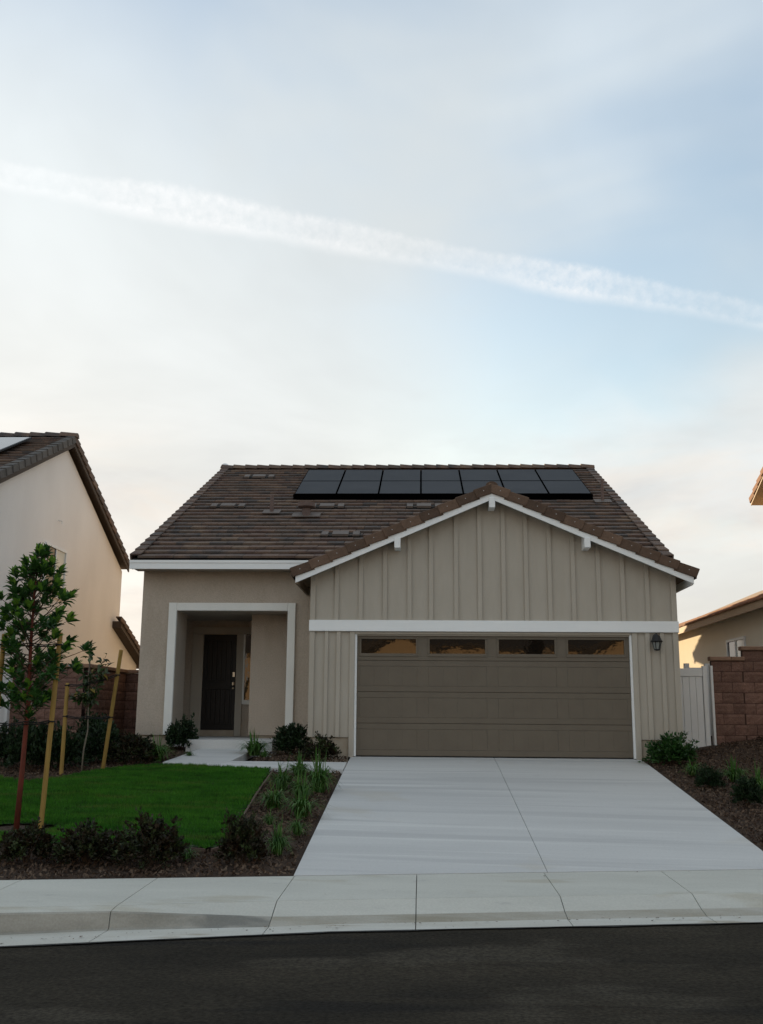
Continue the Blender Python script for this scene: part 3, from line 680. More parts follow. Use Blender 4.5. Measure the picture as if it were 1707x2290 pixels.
# wall lantern
lt = thing('wall_lantern', 'black carriage lantern with pale glass hung beside the garage door', 'wall lamp', (2.90, -.03, 1.88))
b = MB(); b.prism([(2.90+.05*math.cos(a), 2.10+.085*math.sin(a)) for a in np.linspace(0, 2*math.pi, 14, endpoint=False)], 'y', -.045, -.022); b.build('back_plate', 'black_metal', lt)
LC = (2.90, -.14)
b = MB(); b.tube([(2.90, -.04, 2.11), (2.90, -.08, 2.17), (2.90, -.14, 2.18), (2.90, -.14, 2.15)], .014, 8); b.build('arm', 'black_metal', lt)
b = MB(); b.lathe([(.105, 2.035), (.108, 2.047), (.085, 2.075), (.07, 2.12), (.05, 2.155), (.02, 2.175), (.001, 2.18)], (LC[0], LC[1], 0), 12); b.build('lamp_cap', 'black_metal', lt)
b = MB(); b.lathe([(.046, 1.905), (.075, 2.03)], (LC[0], LC[1], 0), 6); b.build('lamp_glass', 'lantern_glass', lt)
b = MB()
for k in range(6):
    a = k*math.pi/3
    b.tube([(LC[0]+.050*math.cos(a), LC[1]+.050*math.sin(a), 1.905), (LC[0]+.081*math.cos(a), LC[1]+.081*math.sin(a), 2.037)], .007, 5)
b.lathe([(.02, 1.878), (.053, 1.893), (.055, 1.908), (.045, 1.909)], (LC[0], LC[1], 0), 12); b.build('lamp_frame', 'black_metal', lt)

# ------------------------------------------------------------------ block walls, gates
def block_mesh(i, l=.39, h=.19, d=.12):
    r = np.random.default_rng(50+i); b = MB(); nx, nz = 6, 4; vs = []
    for k in range(nz+1):
        for j in range(nx+1):
            edge = j in (0, nx) or k in (0, nz)
            vs.append((-l/2+l*j/nx, -d/2+(.010 if edge else 0)+r.uniform(-.007, .007), h*k/nz))
    n0 = len(vs); vs += [(-l/2, d/2, 0), (l/2, d/2, 0), (l/2, d/2, h), (-l/2, d/2, h)]
    w = nx+1; fs = [(k*w+j, k*w+j+1, (k+1)*w+j+1, (k+1)*w+j) for k in range(nz) for j in range(nx)]
    fs += [(n0+1, n0, n0+3, n0+2), (*range(nx, -1, -1), n0, n0+1), (*range(nz*w, nz*w+w), n0+2, n0+3),
           tuple([k*w for k in range(nz, -1, -1)]+[n0, n0+3][::1]) if False else (0, *[k*w for k in range(1, nz+1)], n0+3, n0), (*[k*w+nx for k in range(nz, -1, -1)], n0+1, n0+2)]
    b.add(vs, fs); return b.mesh('block', 'block')
BLK = [block_mesh(i) for i in range(4)]
CAPM = None
def block_wall(root, p0, dirv, length, ztop, zbot, front, off=0, caplen=.40, caps=True):
    """running-bond courses hanging down from ztop; front = outward normal"""
    d = Vector(dirv); f = Vector(front); p0 = Vector(p0); rot = basis(d, -f, Vector((0, 0, 1)))
    # solid backing so that joints are recessed
    b = MB(); q0 = p0; q1 = p0+d*length; bk = -f*.10
    fr = -f*.018
    a = [q0+fr, q1+fr, q1+bk, q0+bk]
    b.hexa([(v.x, v.y, zbot) for v in a]+[(v.x, v.y, ztop) for v in a]); b.build('mortar', 'mortar', root)
    n = int(math.ceil((ztop-zbot)/.2))
    for r in range(n):
        x = -((r % 2)*.2+off) % .4-.4
        while x < length:
            lo, hi = max(0, x+.005), min(length, x+.395)
            if hi-lo > .03:
                c = p0+d*((lo+hi)/2)-f*.06; z = ztop-.2*(r+1)+.005
                link('block', random.choice(BLK), (c.x, c.y, z), root, rot @ Matrix.Diagonal(((hi-lo)/.39, 1, 1)))
            x += .4
    if caps:
        x = -.03
        while x < length+.02:
            l = min(caplen, length+.03-x); 
            b = MB(); e = .012; l0, l1 = x+.004, x+l-.004
            prof = [(.03, 0), (.042, .012), (.042, .065), (.03, .078), (-.15, .078), (-.16, .065), (-.16, .012), (-.15, 0)]
            vs = []
            for s in (l0, l1):
                for o_, z in prof: q = p0+d*s+f*o_; vs.append((q.x, q.y, ztop+.006+z))
            k = len(prof); b.add(vs, [tuple(range(k)), tuple(range(2*k-1, k-1, -1))]+[(i, k+i, k+(i+1) % k, (i+1) % k) for i in range(k)])
            b.build('cap_stone', 'block_cap', root); x += caplen
bw = thing('block_wall', 'stepped reddish split-face block wall right of the white gate', 'wall', (5.5, 1.5, 0))
block_wall(bw, (4.30, 1.5, 0), (1, 0, 0), .60, 1.796, 0.0, (0, -1, 0), .02)
block_wall(bw, (4.90, 1.5, 0), (1, 0, 0), 3.2, 1.996, 0.0, (0, -1, 0), -.0)
lw = thing('block_wall', 'shadowed reddish block wall on the left stepping back to the house side', 'wall', (-8.2, 1.75, 0))
block_wall(lw, (-9.45, 1.75, 0), (1, 0, 0), 1.535, 1.60, -.05, (0, -1, 0), .1)
block_wall(lw, (-7.914, 1.75, 0), (0, 1, 0), 2.63, 1.60, -.05, (1, 0, 0), .15)
block_wall(lw, (-8.02, 4.38, 0), (1, 0, 0), 1.20, 1.60, -.05, (0, -1, 0), .3)
# right gate
gt = thing('gate', 'white vinyl side gate of vertical boards between garage corner and block wall', 'gate', (3.75, 1.5, .1))
b = MB(); b.bbox(3.34, 4.11, 1.47, 1.53, 1.50, 1.65, .005); b.build('rail', 'vinyl', gt)
b = MB(); b.bbox(3.34, 4.11, 1.47, 1.53, .06, .25, .005); b.build('rail', 'vinyl', gt)
for i in range(6):
    x = 3.352+i*.126
    MB().bbox(x, x+.122, 1.485, 1.515, .252, 1.498, .005).build('board', 'vinyl', gt)
MB().bbox(4.112, 4.20, 1.455, 1.545, .02, 1.70, .006).build('stile', 'vinyl', gt)
MB().bbox(4.247, 4.292, 1.40, 1.52, .02, 1.70, .006).build('jamb', 'vinyl', gt)
MB().box(3.302, 3.338, 1.47, 1.53, .03, 1.66).build('jamb', 'vinyl', gt)
vf = thing('vinyl_fence', 'pale vinyl fence top glimpsed behind the side gate', 'fence', (4.6, 4.2, 0))
for x in (4.42, 4.86): MB().box(x, x+.10, 4.0, 4.1, .05, 1.88).build('post', 'vinyl', vf)
MB().box(3.6, 4.418, 4.02, 4.08, .1, 1.77).build('fence_panel', 'vinyl', vf); MB().box(4.522, 4.858, 4.02, 4.08, .1, 1.79).build('fence_panel', 'vinyl', vf)
MB().box(4.962, 5.6, 4.02, 4.08, .1, 1.85).build('fence_panel', 'vinyl', vf)
lg = thing('gate', 'white vinyl gate at the left edge beside the block wall', 'gate', (-9.75, 1.72, 0))
b = MB()
for x in (-9.92, -9.79, -9.66): MB().bbox(x, x+.124, 1.72, 1.75, .0, 1.62, .005).build('board', 'vinyl', lg)
MB().bbox(-9.525, -9.46, 1.64, 1.76, -.02, 1.66, .006).build('post', 'vinyl', lg)

# ------------------------------------------------------------------ neighbours
nl = thing('neighbour_house', 'two-storey pale pinkish stucco house with gable end at the left edge', 'house', (-14, 4.8, 0))
NX = -9.8; AY, AZ = 4.85, 7.27; NS = .455; FY, BY = -.25, 9.95
b = MB(); b.prism([(.15, -.1), (9.87, -.1), (9.87, AZ-.30-NS*(9.87-AY)), (AY, AZ-.30), (.15, AZ-.30-NS*(AY-.15))], 'x', -19, NX)
b.box(-19, NX-.001, 9.87, 11.86, -.1, 2.2); b.prism([(9.87, 2.2), (11.86, 2.2), (11.86, 2.28), (9.87, 3.03)], 'x', -13, NX-.001)
b.build('wall', 'nb_stucco', nl)
b = MB(); b.prism([(FY, AZ-.19-NS*(AY-FY)), (FY, AZ-.06-NS*(AY-FY)), (AY, AZ-.06), (BY, AZ-.06-NS*(BY-AY)), (BY, AZ-.19-NS*(BY-AY)), (AY, AZ-.19)][::-1], 'x', -19.3, NX+.17)
nroof = b.build('roof', 'brown_paint', nl)
cn_ = 1/math.sqrt(1+NS*NS)
lay_tiles(nroof, (-14.4, FY, AZ-.07-NS*(AY-FY)), (1, 0, 0), (0, cn_, NS*cn_), 4.72, 5.65, None, .335, .335, 240)
lay_rake(nroof, (NX+.20, FY, AZ-NS*(AY-FY)), (NX+.20, AY, AZ), (1, 0, 0), 17, .17, .17, 'rake_tile_grey', .008, False)
lay_rake(nroof, (NX+.20, BY+.03, AZ-NS*(BY+.03-AY)), (NX+.20, AY, AZ), (1, 0, 0), 17, .16, .17, 'roof_tile', .01, False)
ridge_caps(nroof, (-14.4, AY, AZ+.0), (NX+.2, AY, AZ+.0), 13)
b = MB(); 
for (ya, yb_) in ((FY, AY), (BY, AY)):
    za, zb = AZ-NS*abs(AY-ya), AZ
    b.prism([(ya, za-.27), (yb_, zb-.27), (yb_, zb-.10), (ya, za-.10)], 'x', NX+.145, NX+.18)
b.build('barge_board', 'brown_paint', nroof)
b = MB(); b.prism([(9.25, 3.05), (12.15, 2.05), (12.15, 2.17), (9.25, 3.22)], 'x', -13, NX+.25); ro2 = b.build('lower_roof', 'brown_paint', nl)
lay_rake(ro2, (NX+.28, 12.2, 2.27), (NX+.28, 9.22, 3.33), (1, 0, 0), 9, .14, .17, 'roof_tile', .01, False)
b = MB(); b.box(NX-.01, NX+.012, 3.94, 5.17, 3.40, 4.46); w = b.build('window', 'window_glass', nl)
b = MB(); f0, f1 = NX, NX+.045
b.box(f0, f1, 3.88, 3.94, 3.34, 4.52); b.box(f0, f1, 5.17, 5.23, 3.34, 4.52); b.box(f0, f1, 3.94, 5.17, 4.46, 4.52); b.box(f0, f1, 3.94, 5.17, 3.34, 3.40); b.box(f0, f1-.01, 4.53, 4.58, 3.40, 4.46); b.build('window_frame', 'vinyl', w)
b = MB(); b.box(NX+.013, NX+.02, 4.58, 5.17, 3.40, 4.46); b.build('sliding_pane', 'window_glass_painted_sky', w)
MB().tube([(NX-.02, 4.6, 5.15), (NX+.09, 4.6, 5.13), (NX+.09, 4.6, 5.07)], .012, 6).build('hook', 'sensor_white', nl)
b = MB(); NO = Vector((-10.33, 2.2, AZ-NS*(AY-2.2)+.09)); NU = Vector((0, cn_, NS*cn_)); NN = Vector((0, -NS*cn_, cn_))
ns = thing('solar_array', 'pale reflecting solar panels on the left neighbour roof', 'solar panels', (-12, 2.2, 6))
for c in range(3):
    for r in range(1):
        b = MB(); q = [NO+Vector((-1.05*c-1.03, 0, 0))*1+Vector((a, 0, 0))+NU*(u)+NN*n for n in (0, .04) for a, u in ((0, 0), (1.03, 0), (1.03, 1.95), (0, 1.95))]
        b.hexa(q); p_ = b.build('solar_panel', 'black_metal', ns)
        b = MB(); q = [NO+Vector((-1.05*c-1.03, 0, 0))+Vector((a, 0, 0))+NU*u+NN*n for n in (.0405, .044) for a, u in ((.03, .03), (1.0, .03), (1.0, 1.92), (.03, 1.92))]
        b.hexa(q); b.build('panel_glass', 'panel_glass_sky', p_)

nr = thing('neighbour_house', 'yellowish stucco house behind the block wall with a low tiled roof edge', 'house', (9, 9, 0))
RX = 6.6
b = MB(); b.box(RX, 15, 4.3, 19.0, -.1, 3.28); b.build('wall', 'nb_stucco_yellow', nr)
b = MB(); ov = .28; b.prism([(RX-ov, 3.20), (RX-ov, 3.30), (11, 3.30+.42*4.68), (15.5, 3.30), (15.5, 3.2), (11, 3.2+.42*4.68)][::-1], 'y', 4.0, 19.3); rr_ = b.build('roof', 'tan_paint', nr)
MB().box(RX-ov-.03, RX-ov, 4.0, 19.3, 3.15, 3.335).build('fascia', 'tan_paint', rr_)
c4_ = 1/math.sqrt(1+.42**2)
lay_tiles(rr_, (RX-ov-.05, 19.3, 3.30), (0, -1, 0), (c4_, 0, .42*c4_), 15.3, 1.4, None, .335, .335, 220, 'rake_tile_red')
b = MB(); b.box(RX-.012, RX+.02, 7.42, 8.09, 1.7, 2.63); w = b.build('window', 'window_glass', nr)
b = MB(); b.box(RX-.02, RX-.0125, 6.73, 7.40, 1.7, 2.63); b.build('sliding_pane', 'window_glass_painted_sky', w)
b = MB(); f0, f1 = RX-.045, RX
b.box(f0, f1, 6.67, 6.73, 1.64, 2.69); b.box(f0, f1, 8.09, 8.15, 1.64, 2.69); b.box(f0, f1, 6.73, 8.09, 2.63, 2.69); b.box(f0, f1, 6.73, 8.09, 1.64, 1.70); b.box(f0, f1-.02, 7.38, 7.44, 1.70, 2.63); b.build('window_frame', 'vinyl', w)

n2_ = thing('neighbour_house', 'sunlit red-tiled roof corner of a two-storey house at the right edge', 'house', (11, 0, 0))
X2 = 6.78; Y2, Z2 = 6.15, 5.85
b = MB(); b.prism([(-4.5, -.3), (Y2-.55, -.3), (Y2-.55, Z2-.02), ((Y2-5.0)/2, Z2+2.3), (-4.5, Z2-.02)], 'x', X2+.35, 14); b.build('wall', 'nb_stucco_yellow', n2_)
ya = .55; za = Z2+.47*(Y2-ya)
b = MB(); b.prism([(2*ya-Y2, Z2-.02), (2*ya-Y2, Z2+.10), (ya, za+.10), (Y2, Z2+.10), (Y2, Z2-.02), (ya, za-.02)][::-1], 'x', X2, 14.2); r2 = b.build('roof', 'tan_paint', n2_)
lay_rake(r2, (X2-.02, Y2+.05, Z2+.15), (X2-.02, ya, za+.17), (-1, 0, 0), 18, .15, .17, 'rake_tile_red', .01, False)
MB().prism([(Y2, Z2-.03), (Y2, Z2+.06), (ya, za+.06), (ya, za-.03)][::-1], 'x', X2-.015, X2-.001).build('barge_board', 'tan_paint', r2)

# houses over the road, behind the viewer: the garage windows mirror them
for cx, yy, wd, zt, rise, lab in ((-5.0, -36, 14, 4.5, .42, 'tan house with dark roof over the road, mirrored in the left garage windows'),
                                  (11.2, -34, 11.5, 4.35, .36, 'tan house with dark roof over the road, mirrored in the right garage window'),
                                  (3.6, -52, 9, 5.4, .5, 'farther tan house over the road, mirrored between the two nearer ones')):
    t_ = thing('opposite_house', lab, 'house', (cx, yy, -.95))
    MB().box(cx-wd/2, cx+wd/2, yy-9, yy, -.95, zt).build('wall', 'nb_stucco_tan', t_)
    b = MB(); b.prism([(yy+.55, zt-.20), (yy+.55, zt-.02), (yy-4.5, zt+rise*5.05), (yy-9.5, zt-.02), (yy-9.5, zt-.20), (yy-4.5, zt+rise*5.05-.2)], 'x', cx-wd/2-.5, cx+wd/2+.5); b.build('roof', 'brown_paint', t_)
    gx = cx+(2.6 if cx < 0 else -2.4)
    b = MB(); b.prism([(gx-2.4, -.95), (gx+2.4, -.95), (gx+2.4, zt-.9), (gx, zt+.35), (gx-2.4, zt-.9)], 'y', yy-.2, yy+1.6); b.build('front_wing', 'nb_stucco_tan', t_)
    b = MB()
    for sg in (-1, 1):
        po = [(gx, zt+.40), (gx, zt+.66), (gx+sg*2.9, zt-.85), (gx+sg*2.9, zt-1.1)]; b.prism(po if sg < 0 else po[::-1], 'y', yy-.2, yy+2.0)
    b.build('wing_roof', 'brown_paint', t_)
    for wx in (-wd*.36, wd*.33):
        w = MB().box(cx+wx-.6, cx+wx+.6, yy+.001, yy+.03, 2.3, 3.6).build('window', 'window_glass', t_)
    MB().box(gx-1.3, gx+1.3, yy+1.601, yy+1.64, -.9, 1.3).build('garage_door', 'garage_paint', t_)
b = MB(); b.box(-40, 40, -60, -22, -1.15, -.95); structure(b.build('opposite_verge', 'earth'))

# ------------------------------------------------------------------ lawn
LAWN = [(-7.95, -2.75), (-7.66, -2.90), (-7.04, -3.30), (-6.73, -2.90), (-6.38, -2.02), (-6.0, -1.45), (-5.62, -1.36), (-4.66, -1.70), (-3.73, -1.70), (-3.63, -3.86), (-3.52, -5.89), (-3.42, -6.9), (-3.55, -7.14), (-3.95, -7.05), (-4.71, -7.06), (-5.28, -7.15), (-5.9, -7.25), (-7.5, -7.5), (-8.6, -7.4), (-8.6, -3.0)]
def inside(px, py, poly=LAWN):
    px = np.asarray(px); py = np.asarray(py); c = np.zeros(px.shape, bool); n = len(poly)
    for i in range(n):
        x0, y0 = poly[i]; x1, y1 = poly[(i+1) % n]
        if y0 == y1: continue
        k = ((y0 > py) != (y1 > py)) & (px < (x1-x0)*(py-y0)/(y1-y0)+x0); c ^= k
    return c
def well(px, py): return ((px+5.93)/.42)**2+((py+6.36)/.27)**2 < 1
H = np.vectorize(hgt)
def lawn_bump(x, y): return .035+.02*np.sin(1.9*x+.6)*np.sin(1.3*y)
gx, gy = np.meshgrid(np.arange(-8.6, -3.3, .06), np.arange(-7.6, -1.3, .06), indexing='ij')
nx_, ny_ = gx.shape; gz = H(gx, gy)+lawn_bump(gx, gy)
cxm, cym = gx[:-1, :-1]+.03, gy[:-1, :-1]+.03; ok = inside(cxm, cym) & ~well(cxm, cym)
idx = np.arange(nx_*ny_).reshape(nx_, ny_)
F = np.stack([idx[:-1, :-1][ok], idx[1:, :-1][ok], idx[1:, 1:][ok], idx[:-1, 1:][ok]], 1)
structure(link('lawn', np_mesh('lawn', np.stack([gx.ravel(), gy.ravel(), gz.ravel()], 1), F, 'turf'), (0, 0, 0)))
n = 330000
px = rng.uniform(-8.3, -3.3, n); py = rng.uniform(-7.6, -1.3, n); k = inside(px+.035*np.sin(31*py)+.02*np.sin(77*py+40*px), py+.035*np.sin(29*px)+.02*np.sin(83*px+30*py)) & ~well(px, py); px, py = px[k], py[k]; n = len(px)
pz = H(px, py)+lawn_bump(px, py)-.005
hh = rng.uniform(.022, .055, n)*(1+.25*np.sin(3.1*px+1.2*py)*np.sin(2.7*py)); a = rng.uniform(0, 2*np.pi, n); w = rng.uniform(.0025, .005, n); ln = rng.uniform(0, .03, n); la = rng.uniform(0, 2*np.pi, n)
V = np.empty((n, 3, 3)); V[:, 0] = np.stack([px-np.cos(a)*w, py-np.sin(a)*w, pz], 1); V[:, 1] = np.stack([px+np.cos(a)*w, py+np.sin(a)*w, pz], 1); V[:, 2] = np.stack([px+np.cos(la)*ln, py+np.sin(la)*ln, pz+hh], 1)
go = stuff(link('lawn_grass', np_mesh('lawn_grass', V.reshape(-1, 3), np.arange(n*3).reshape(-1, 3), 'grass_blade'), (0, 0, 0)))
tag(go, 'short dense green grass of the front lawn', 'grass')
# edging strips along the lawn
def edging(pts, lab):
    b = MB(); w = .012
    for (x0, y0), (x1, y1) in zip(pts[:-1], pts[1:]):
        d = Vector((x1-x0, y1-y0, 0)).normalized(); s = Vector((-d.y, d.x, 0))*w
        z0, z1 = hgt(x0, y0), hgt(x1, y1)
        b.hexa([(x0-s.x, y0-s.y, z0-.06), (x1-s.x, y1-s.y, z1-.06), (x1+s.x, y1+s.y, z1-.06), (x0+s.x, y0+s.y, z0-.06), (x0-s.x, y0-s.y, z0+.035), (x1-s.x, y1-s.y, z1+.035), (x1+s.x, y1+s.y, z1+.035), (x0+s.x, y0+s.y, z0+.035)])
    tag(b.build('lawn_edging', 'edging'), lab, 'edging')
edging([(-3.66, -1.75), (-3.59, -3.86), (-3.48, -5.89), (-3.38, -6.92), (-3.53, -7.19)], 'thin brown edging strip between lawn and the driveway flower bed')
edging([(-3.60, -7.20), (-3.95, -7.10), (-4.71, -7.11), (-5.28, -7.20), (-5.9, -7.31), (-7.5, -7.55), (-8.6, -7.45)], 'thin brown edging strip along the front of the lawn')

# bark chips on the beds
n = 110000
px = rng.uniform(-9.3, 6.2, n); py = rng.uniform(-8.6, 1.45, n)
k = (py > -7.57+.183*px+.03) & ~inside(px, py) & ~((px > -2.58) & (px < 2.60)) & ~((px > -5.7) & (px < -2.5) & (py > -1.72) & (py < -.75)) & ~((px > -5.65) & (px < -4.2) & (py > -1.4)) & ~((px < -6.85) & (py > 1.4))
k &= ~((px > -5.9) & (px < -4.0) & (py > .55)) & ~((px > -3.4) & (px < 3.4) & (py > -.05)) & ~((px > 3.3) & (px < 4.3) & (py > 1.0))
px, py = px[k], py[k]; n = len(px); pz = H(px, py)+rng.uniform(-.006, .012, n)
a = rng.uniform(0, np.pi, n); l = rng.uniform(.007, .024, n); w = rng.uniform(.003, .008, n); t1 = rng.uniform(-.012, .016, n); t2 = rng.uniform(-.008, .012, n)
ca, sa = np.cos(a), np.sin(a); V = np.empty((n, 4, 3))
for i, (u, v) in enumerate(((-1, -1), (1, -1), (1, 1), (-1, 1))):
    V[:, i] = np.stack([px+u*l*ca-v*w*sa, py+u*l*sa+v*w*ca, pz+.006+u*t1+v*t2], 1)
stuff(tag(link('bark_chips', np_mesh('bark_chips', V.reshape(-1, 3), np.arange(n*4).reshape(-1, 4), 'bark_chip'), (0, 0, 0)), 'brown bark chips covering the flower beds', 'mulch'))

# grit and leaf bits blown against the gutter and the drive edges
n = 190; gx_ = rng.uniform(-6, 3.2, n); dd = np.where(rng.random(n) < .9, rng.normal(1.82, .07, n), rng.uniform(.05, 2.0, n)); gy_ = -7.57+.183*gx_-dd
gz_ = np.array([(zflow(x)+.012) if d > 1.74 else (-.85-.018*d+.006 if d < 1.2 else -5) for x, d in zip(gx_, dd)]); k = gz_ > -2; gx_, gy_, gz_ = gx_[k], gy_[k], gz_[k]; n = len(gx_)
a = rng.uniform(0, np.pi, n); l = rng.uniform(.004, .014, n); w = l*rng.uniform(.3, .7, n); V = np.empty((n, 4, 3))
for i, (u, v) in enumerate(((-1, -1), (1, -1), (1, 1), (-1, 1))): V[:, i] = np.stack([gx_+u*l*np.cos(a)-v*w*np.sin(a), gy_+u*l*np.sin(a)+v*w*np.cos(a), gz_+rng.uniform(0, .006, n)], 1)
stuff(tag(link('leaf_litter', np_mesh('leaf_litter', V.reshape(-1, 3), np.arange(n*4).reshape(-1, 4), 'bark_chip'), (0, 0, 0)), 'small bits of grit and leaf lying along the gutter', 'litter'))

# ------------------------------------------------------------------ plants
def shrub_arrays(w, h, nleaf, ls, seed):
    """leaves set along many shoots that fan out from the base, some straying past the outline"""
    r = np.random.default_rng(seed); V = []; ns = 120; per = nleaf//ns
    lob = [(r.uniform(0, 2*np.pi), r.uniform(.75, 1.18)) for _ in range(5)]
    for k in range(ns):
        a = r.uniform(0, 2*np.pi); el = np.arccos(r.uniform(-.22, 1)); 
        lump = 1+sum((m_-1)*max(0, np.cos(a-b_))**3 for b_, m_ in lob)
        d = np.array([np.sin(el)*np.cos(a), np.sin(el)*np.sin(a), np.cos(el)])
        Rr = lump*r.uniform(.80, 1.04)*(1.22 if r.random() < .10 else 1)
        tip = np.array([d[0]*w*.5*Rr, d[1]*w*.5*Rr, .22*h+max(-.20*h, d[2]*h*.72*Rr)]); base = np.array([r.normal()*.04, r.normal()*.04, .04])
        for q in range(per):
            t = r.uniform(.30, 1)**.75; p = base+(tip-base)*t+np.array([0, 0, .10*h*np.sin(np.pi*t)])+r.normal(size=3)*.014
            if p[2] < .012: p[2] = r.uniform(.012, .05)
            ax = (tip-base)/np.linalg.norm(tip-base)*.8+np.array([0, 0, .45])+r.normal(size=3)*.65; ax /= np.linalg.norm(ax); s = np.cross(ax, r.normal(size=3)); s /= np.linalg.norm(s)+1e-9
            L = ls*r.uniform(.6, 1.35); W = L*.24; nn = np.cross(ax, s)
            V.append([p, p+ax*L*.5+s*W+nn*L*.06, p+ax*L-nn*L*.1, p+ax*L*.5-s*W+nn*L*.06])
    return np.array(V)
SHRUB_ME = {}
def shrub(pos, w, h, kind, label, seed, group=None, nleaf=3800, ls=.046):
    root = thing('shrub', label, 'shrub', pos, group)
    key = (kind, seed % 4)
    if key not in SHRUB_ME:
        V = shrub_arrays(.6, .5, nleaf, ls, seed); SHRUB_ME[key] = np_mesh('foliage', V.reshape(-1, 3), np.arange(len(V)*4).reshape(-1, 4), kind)
        b = MB(); r = random.Random(seed)
        for _ in range(7):
            a = r.uniform(0, 6.28); q = r.uniform(.08, .2); b.tube([(r.uniform(-.02, .02), r.uniform(-.02, .02), -.04), (q*.5*math.cos(a), q*.5*math.sin(a), .16), (q*math.cos(a), q*math.sin(a), .34)], [.010, .007, .003], 5)
        SHRUB_ME[key, 's'] = b.mesh('stems', 'twig')
    rz = Matrix.Rotation(seed*1.7, 3, 'Z') @ Matrix.Diagonal((w/.6, w/.6, h/.47))
    f = link('foliage', SHRUB_ME[key], pos, root, rz); stuff(f)
    link('stems', SHRUB_ME[key, 's'], pos, root, rz)
def P3(x, y, dz=-.005): return (x, y, hgt(x, y)+dz)
SH = [(-5.80, .92, .70, .62, 'shrub_dark', 'rounded dark shrub at the left foot of the porch opening'),
      (-3.62, .25, .74, .56, 'shrub_dark', 'largest dark rounded shrub under the right porch post'),
      (-3.0, -.42, .60, .40, 'shrub_red', 'low dark shrub against the left garage foundation'),
      (-3.14, -7.55, .52, .46, 'shrub_red', 'reddish dark shrub at the front corner of the driveway bed'),
      (-5.30, -7.85, .58, .38, 'shrub_red', 'dark shrub by the pavement nearest the left edge'),
      (-4.67, -7.80, .70, .40, 'shrub_red', 'dark shrub by the pavement, middle of the three before the lawn'),
      (-4.03, -7.75, .70, .46, 'shrub_red', 'tallest dark reddish shrub by the pavement before the lawn'),
      (2.98, -.48, .88, .52, 'leaf_dark', 'wide green shrub at the right corner of the garage'),
      (3.02, -2.62, .42, .34, 'shrub_dark', 'small dark shrub in the right bed nearest the driveway'),
      (3.20, -3.84, .44, .40, 'shrub_dark', 'small dark shrub nearest the road in the right bed'),
      (-6.15, -1.05, .80, .46, 'shrub_red', 'brownish low shrub behind the lawn beside the right stake'),
      (-6.72, -.95, .80, .60, 'shrub_dark', 'dark green shrub behind the sapling by the block wall'),
      (-7.15, -1.75, .85, .70, 'shrub_dark', 'dark shrub behind the lawn left of the sapling'),
      (-7.55, -2.0, .85, .78, 'shrub_dark', 'tall dark shrub in the shadowed bed behind the red trunk'),
      (-8.10, -1.5, .70, .72, 'shrub_dark', 'dark shrub at the left edge before the white gate'),
      (-6.55, .45, .7, .28, 'shrub_dark', 'dark shrub in the deep shade at the house corner'),
      (-7.3, .6, .8, .7, 'shrub_dark', 'dark shrub in the shade before the left block wall')]
for i, (x, y, w, h, kd, lab) in enumerate(SH): shrub(P3(x, y), w, h, kd, lab, 11+i, 'low shrubs in the beds')

def clump_arrays(nb, hgt_, spread, seed, wd=.011):
    r = np.random.default_rng(seed); V = []; F_ = []; n0 = 0
    for i in range(nb):
        a = r.uniform(0, 2*np.pi); b0 = np.array([r.normal()*.03, r.normal()*.03, 0]); L = hgt_*r.uniform(.65, 1.2); upr = r.random() < .10; e = r.uniform(.10, .45) if upr else r.uniform(.5, 1.15); out = spread*e
        d = np.array([np.cos(a), np.sin(a), 0]); tw = r.uniform(-.5, .5); s = np.array([-np.sin(a+tw), np.cos(a+tw), 0]); w = wd*r.uniform(.6, 1.3)
        drop = r.uniform(.05, .35) if upr else r.uniform(.55, 1.0)
        for j, t in enumerate((0, .25, .5, .75, 1.)):
            p = b0+d*out*(t**1.35)+np.array([0, 0, L*(t-drop*t**2.6)]); ww = w*(1-.96*t**2.4)
            V += [p-s*ww, p+s*ww]
            if j: q = n0+2*(j-1); F_.append((q, q+1, q+3, q+2))
        n0 += 10
    return np.array(V), np.array(F_)
CL = {}
def clump(x, y, w, h, label, seed, name='grass_clump'):
    big = h > .33; key = (big, seed % 4)
    if key not in CL:
        v, f = clump_arrays(130 if big else 90, .52, .34, 900+seed, .0115); CL[key] = np_mesh('leaves', v, f, 'strap_leaf')
        v, f = clump_arrays(24, .42, .42, 950+seed, .010); CL[key, 'd'] = np_mesh('dry_leaves', v, f, 'strap_leaf_dry')
    p = P3(x, y, -.01); root = thing(name, label, 'plant', p, 'strap-leaved clumps in the beds')
    rz = Matrix.Rotation(seed*2.1, 3, 'Z') @ Matrix.Diagonal((w/.54, w/.54, h/.45))
    link('leaves', CL[key], p, root, rz); link('dry_leaves', CL[key, 'd'], p, root, rz)
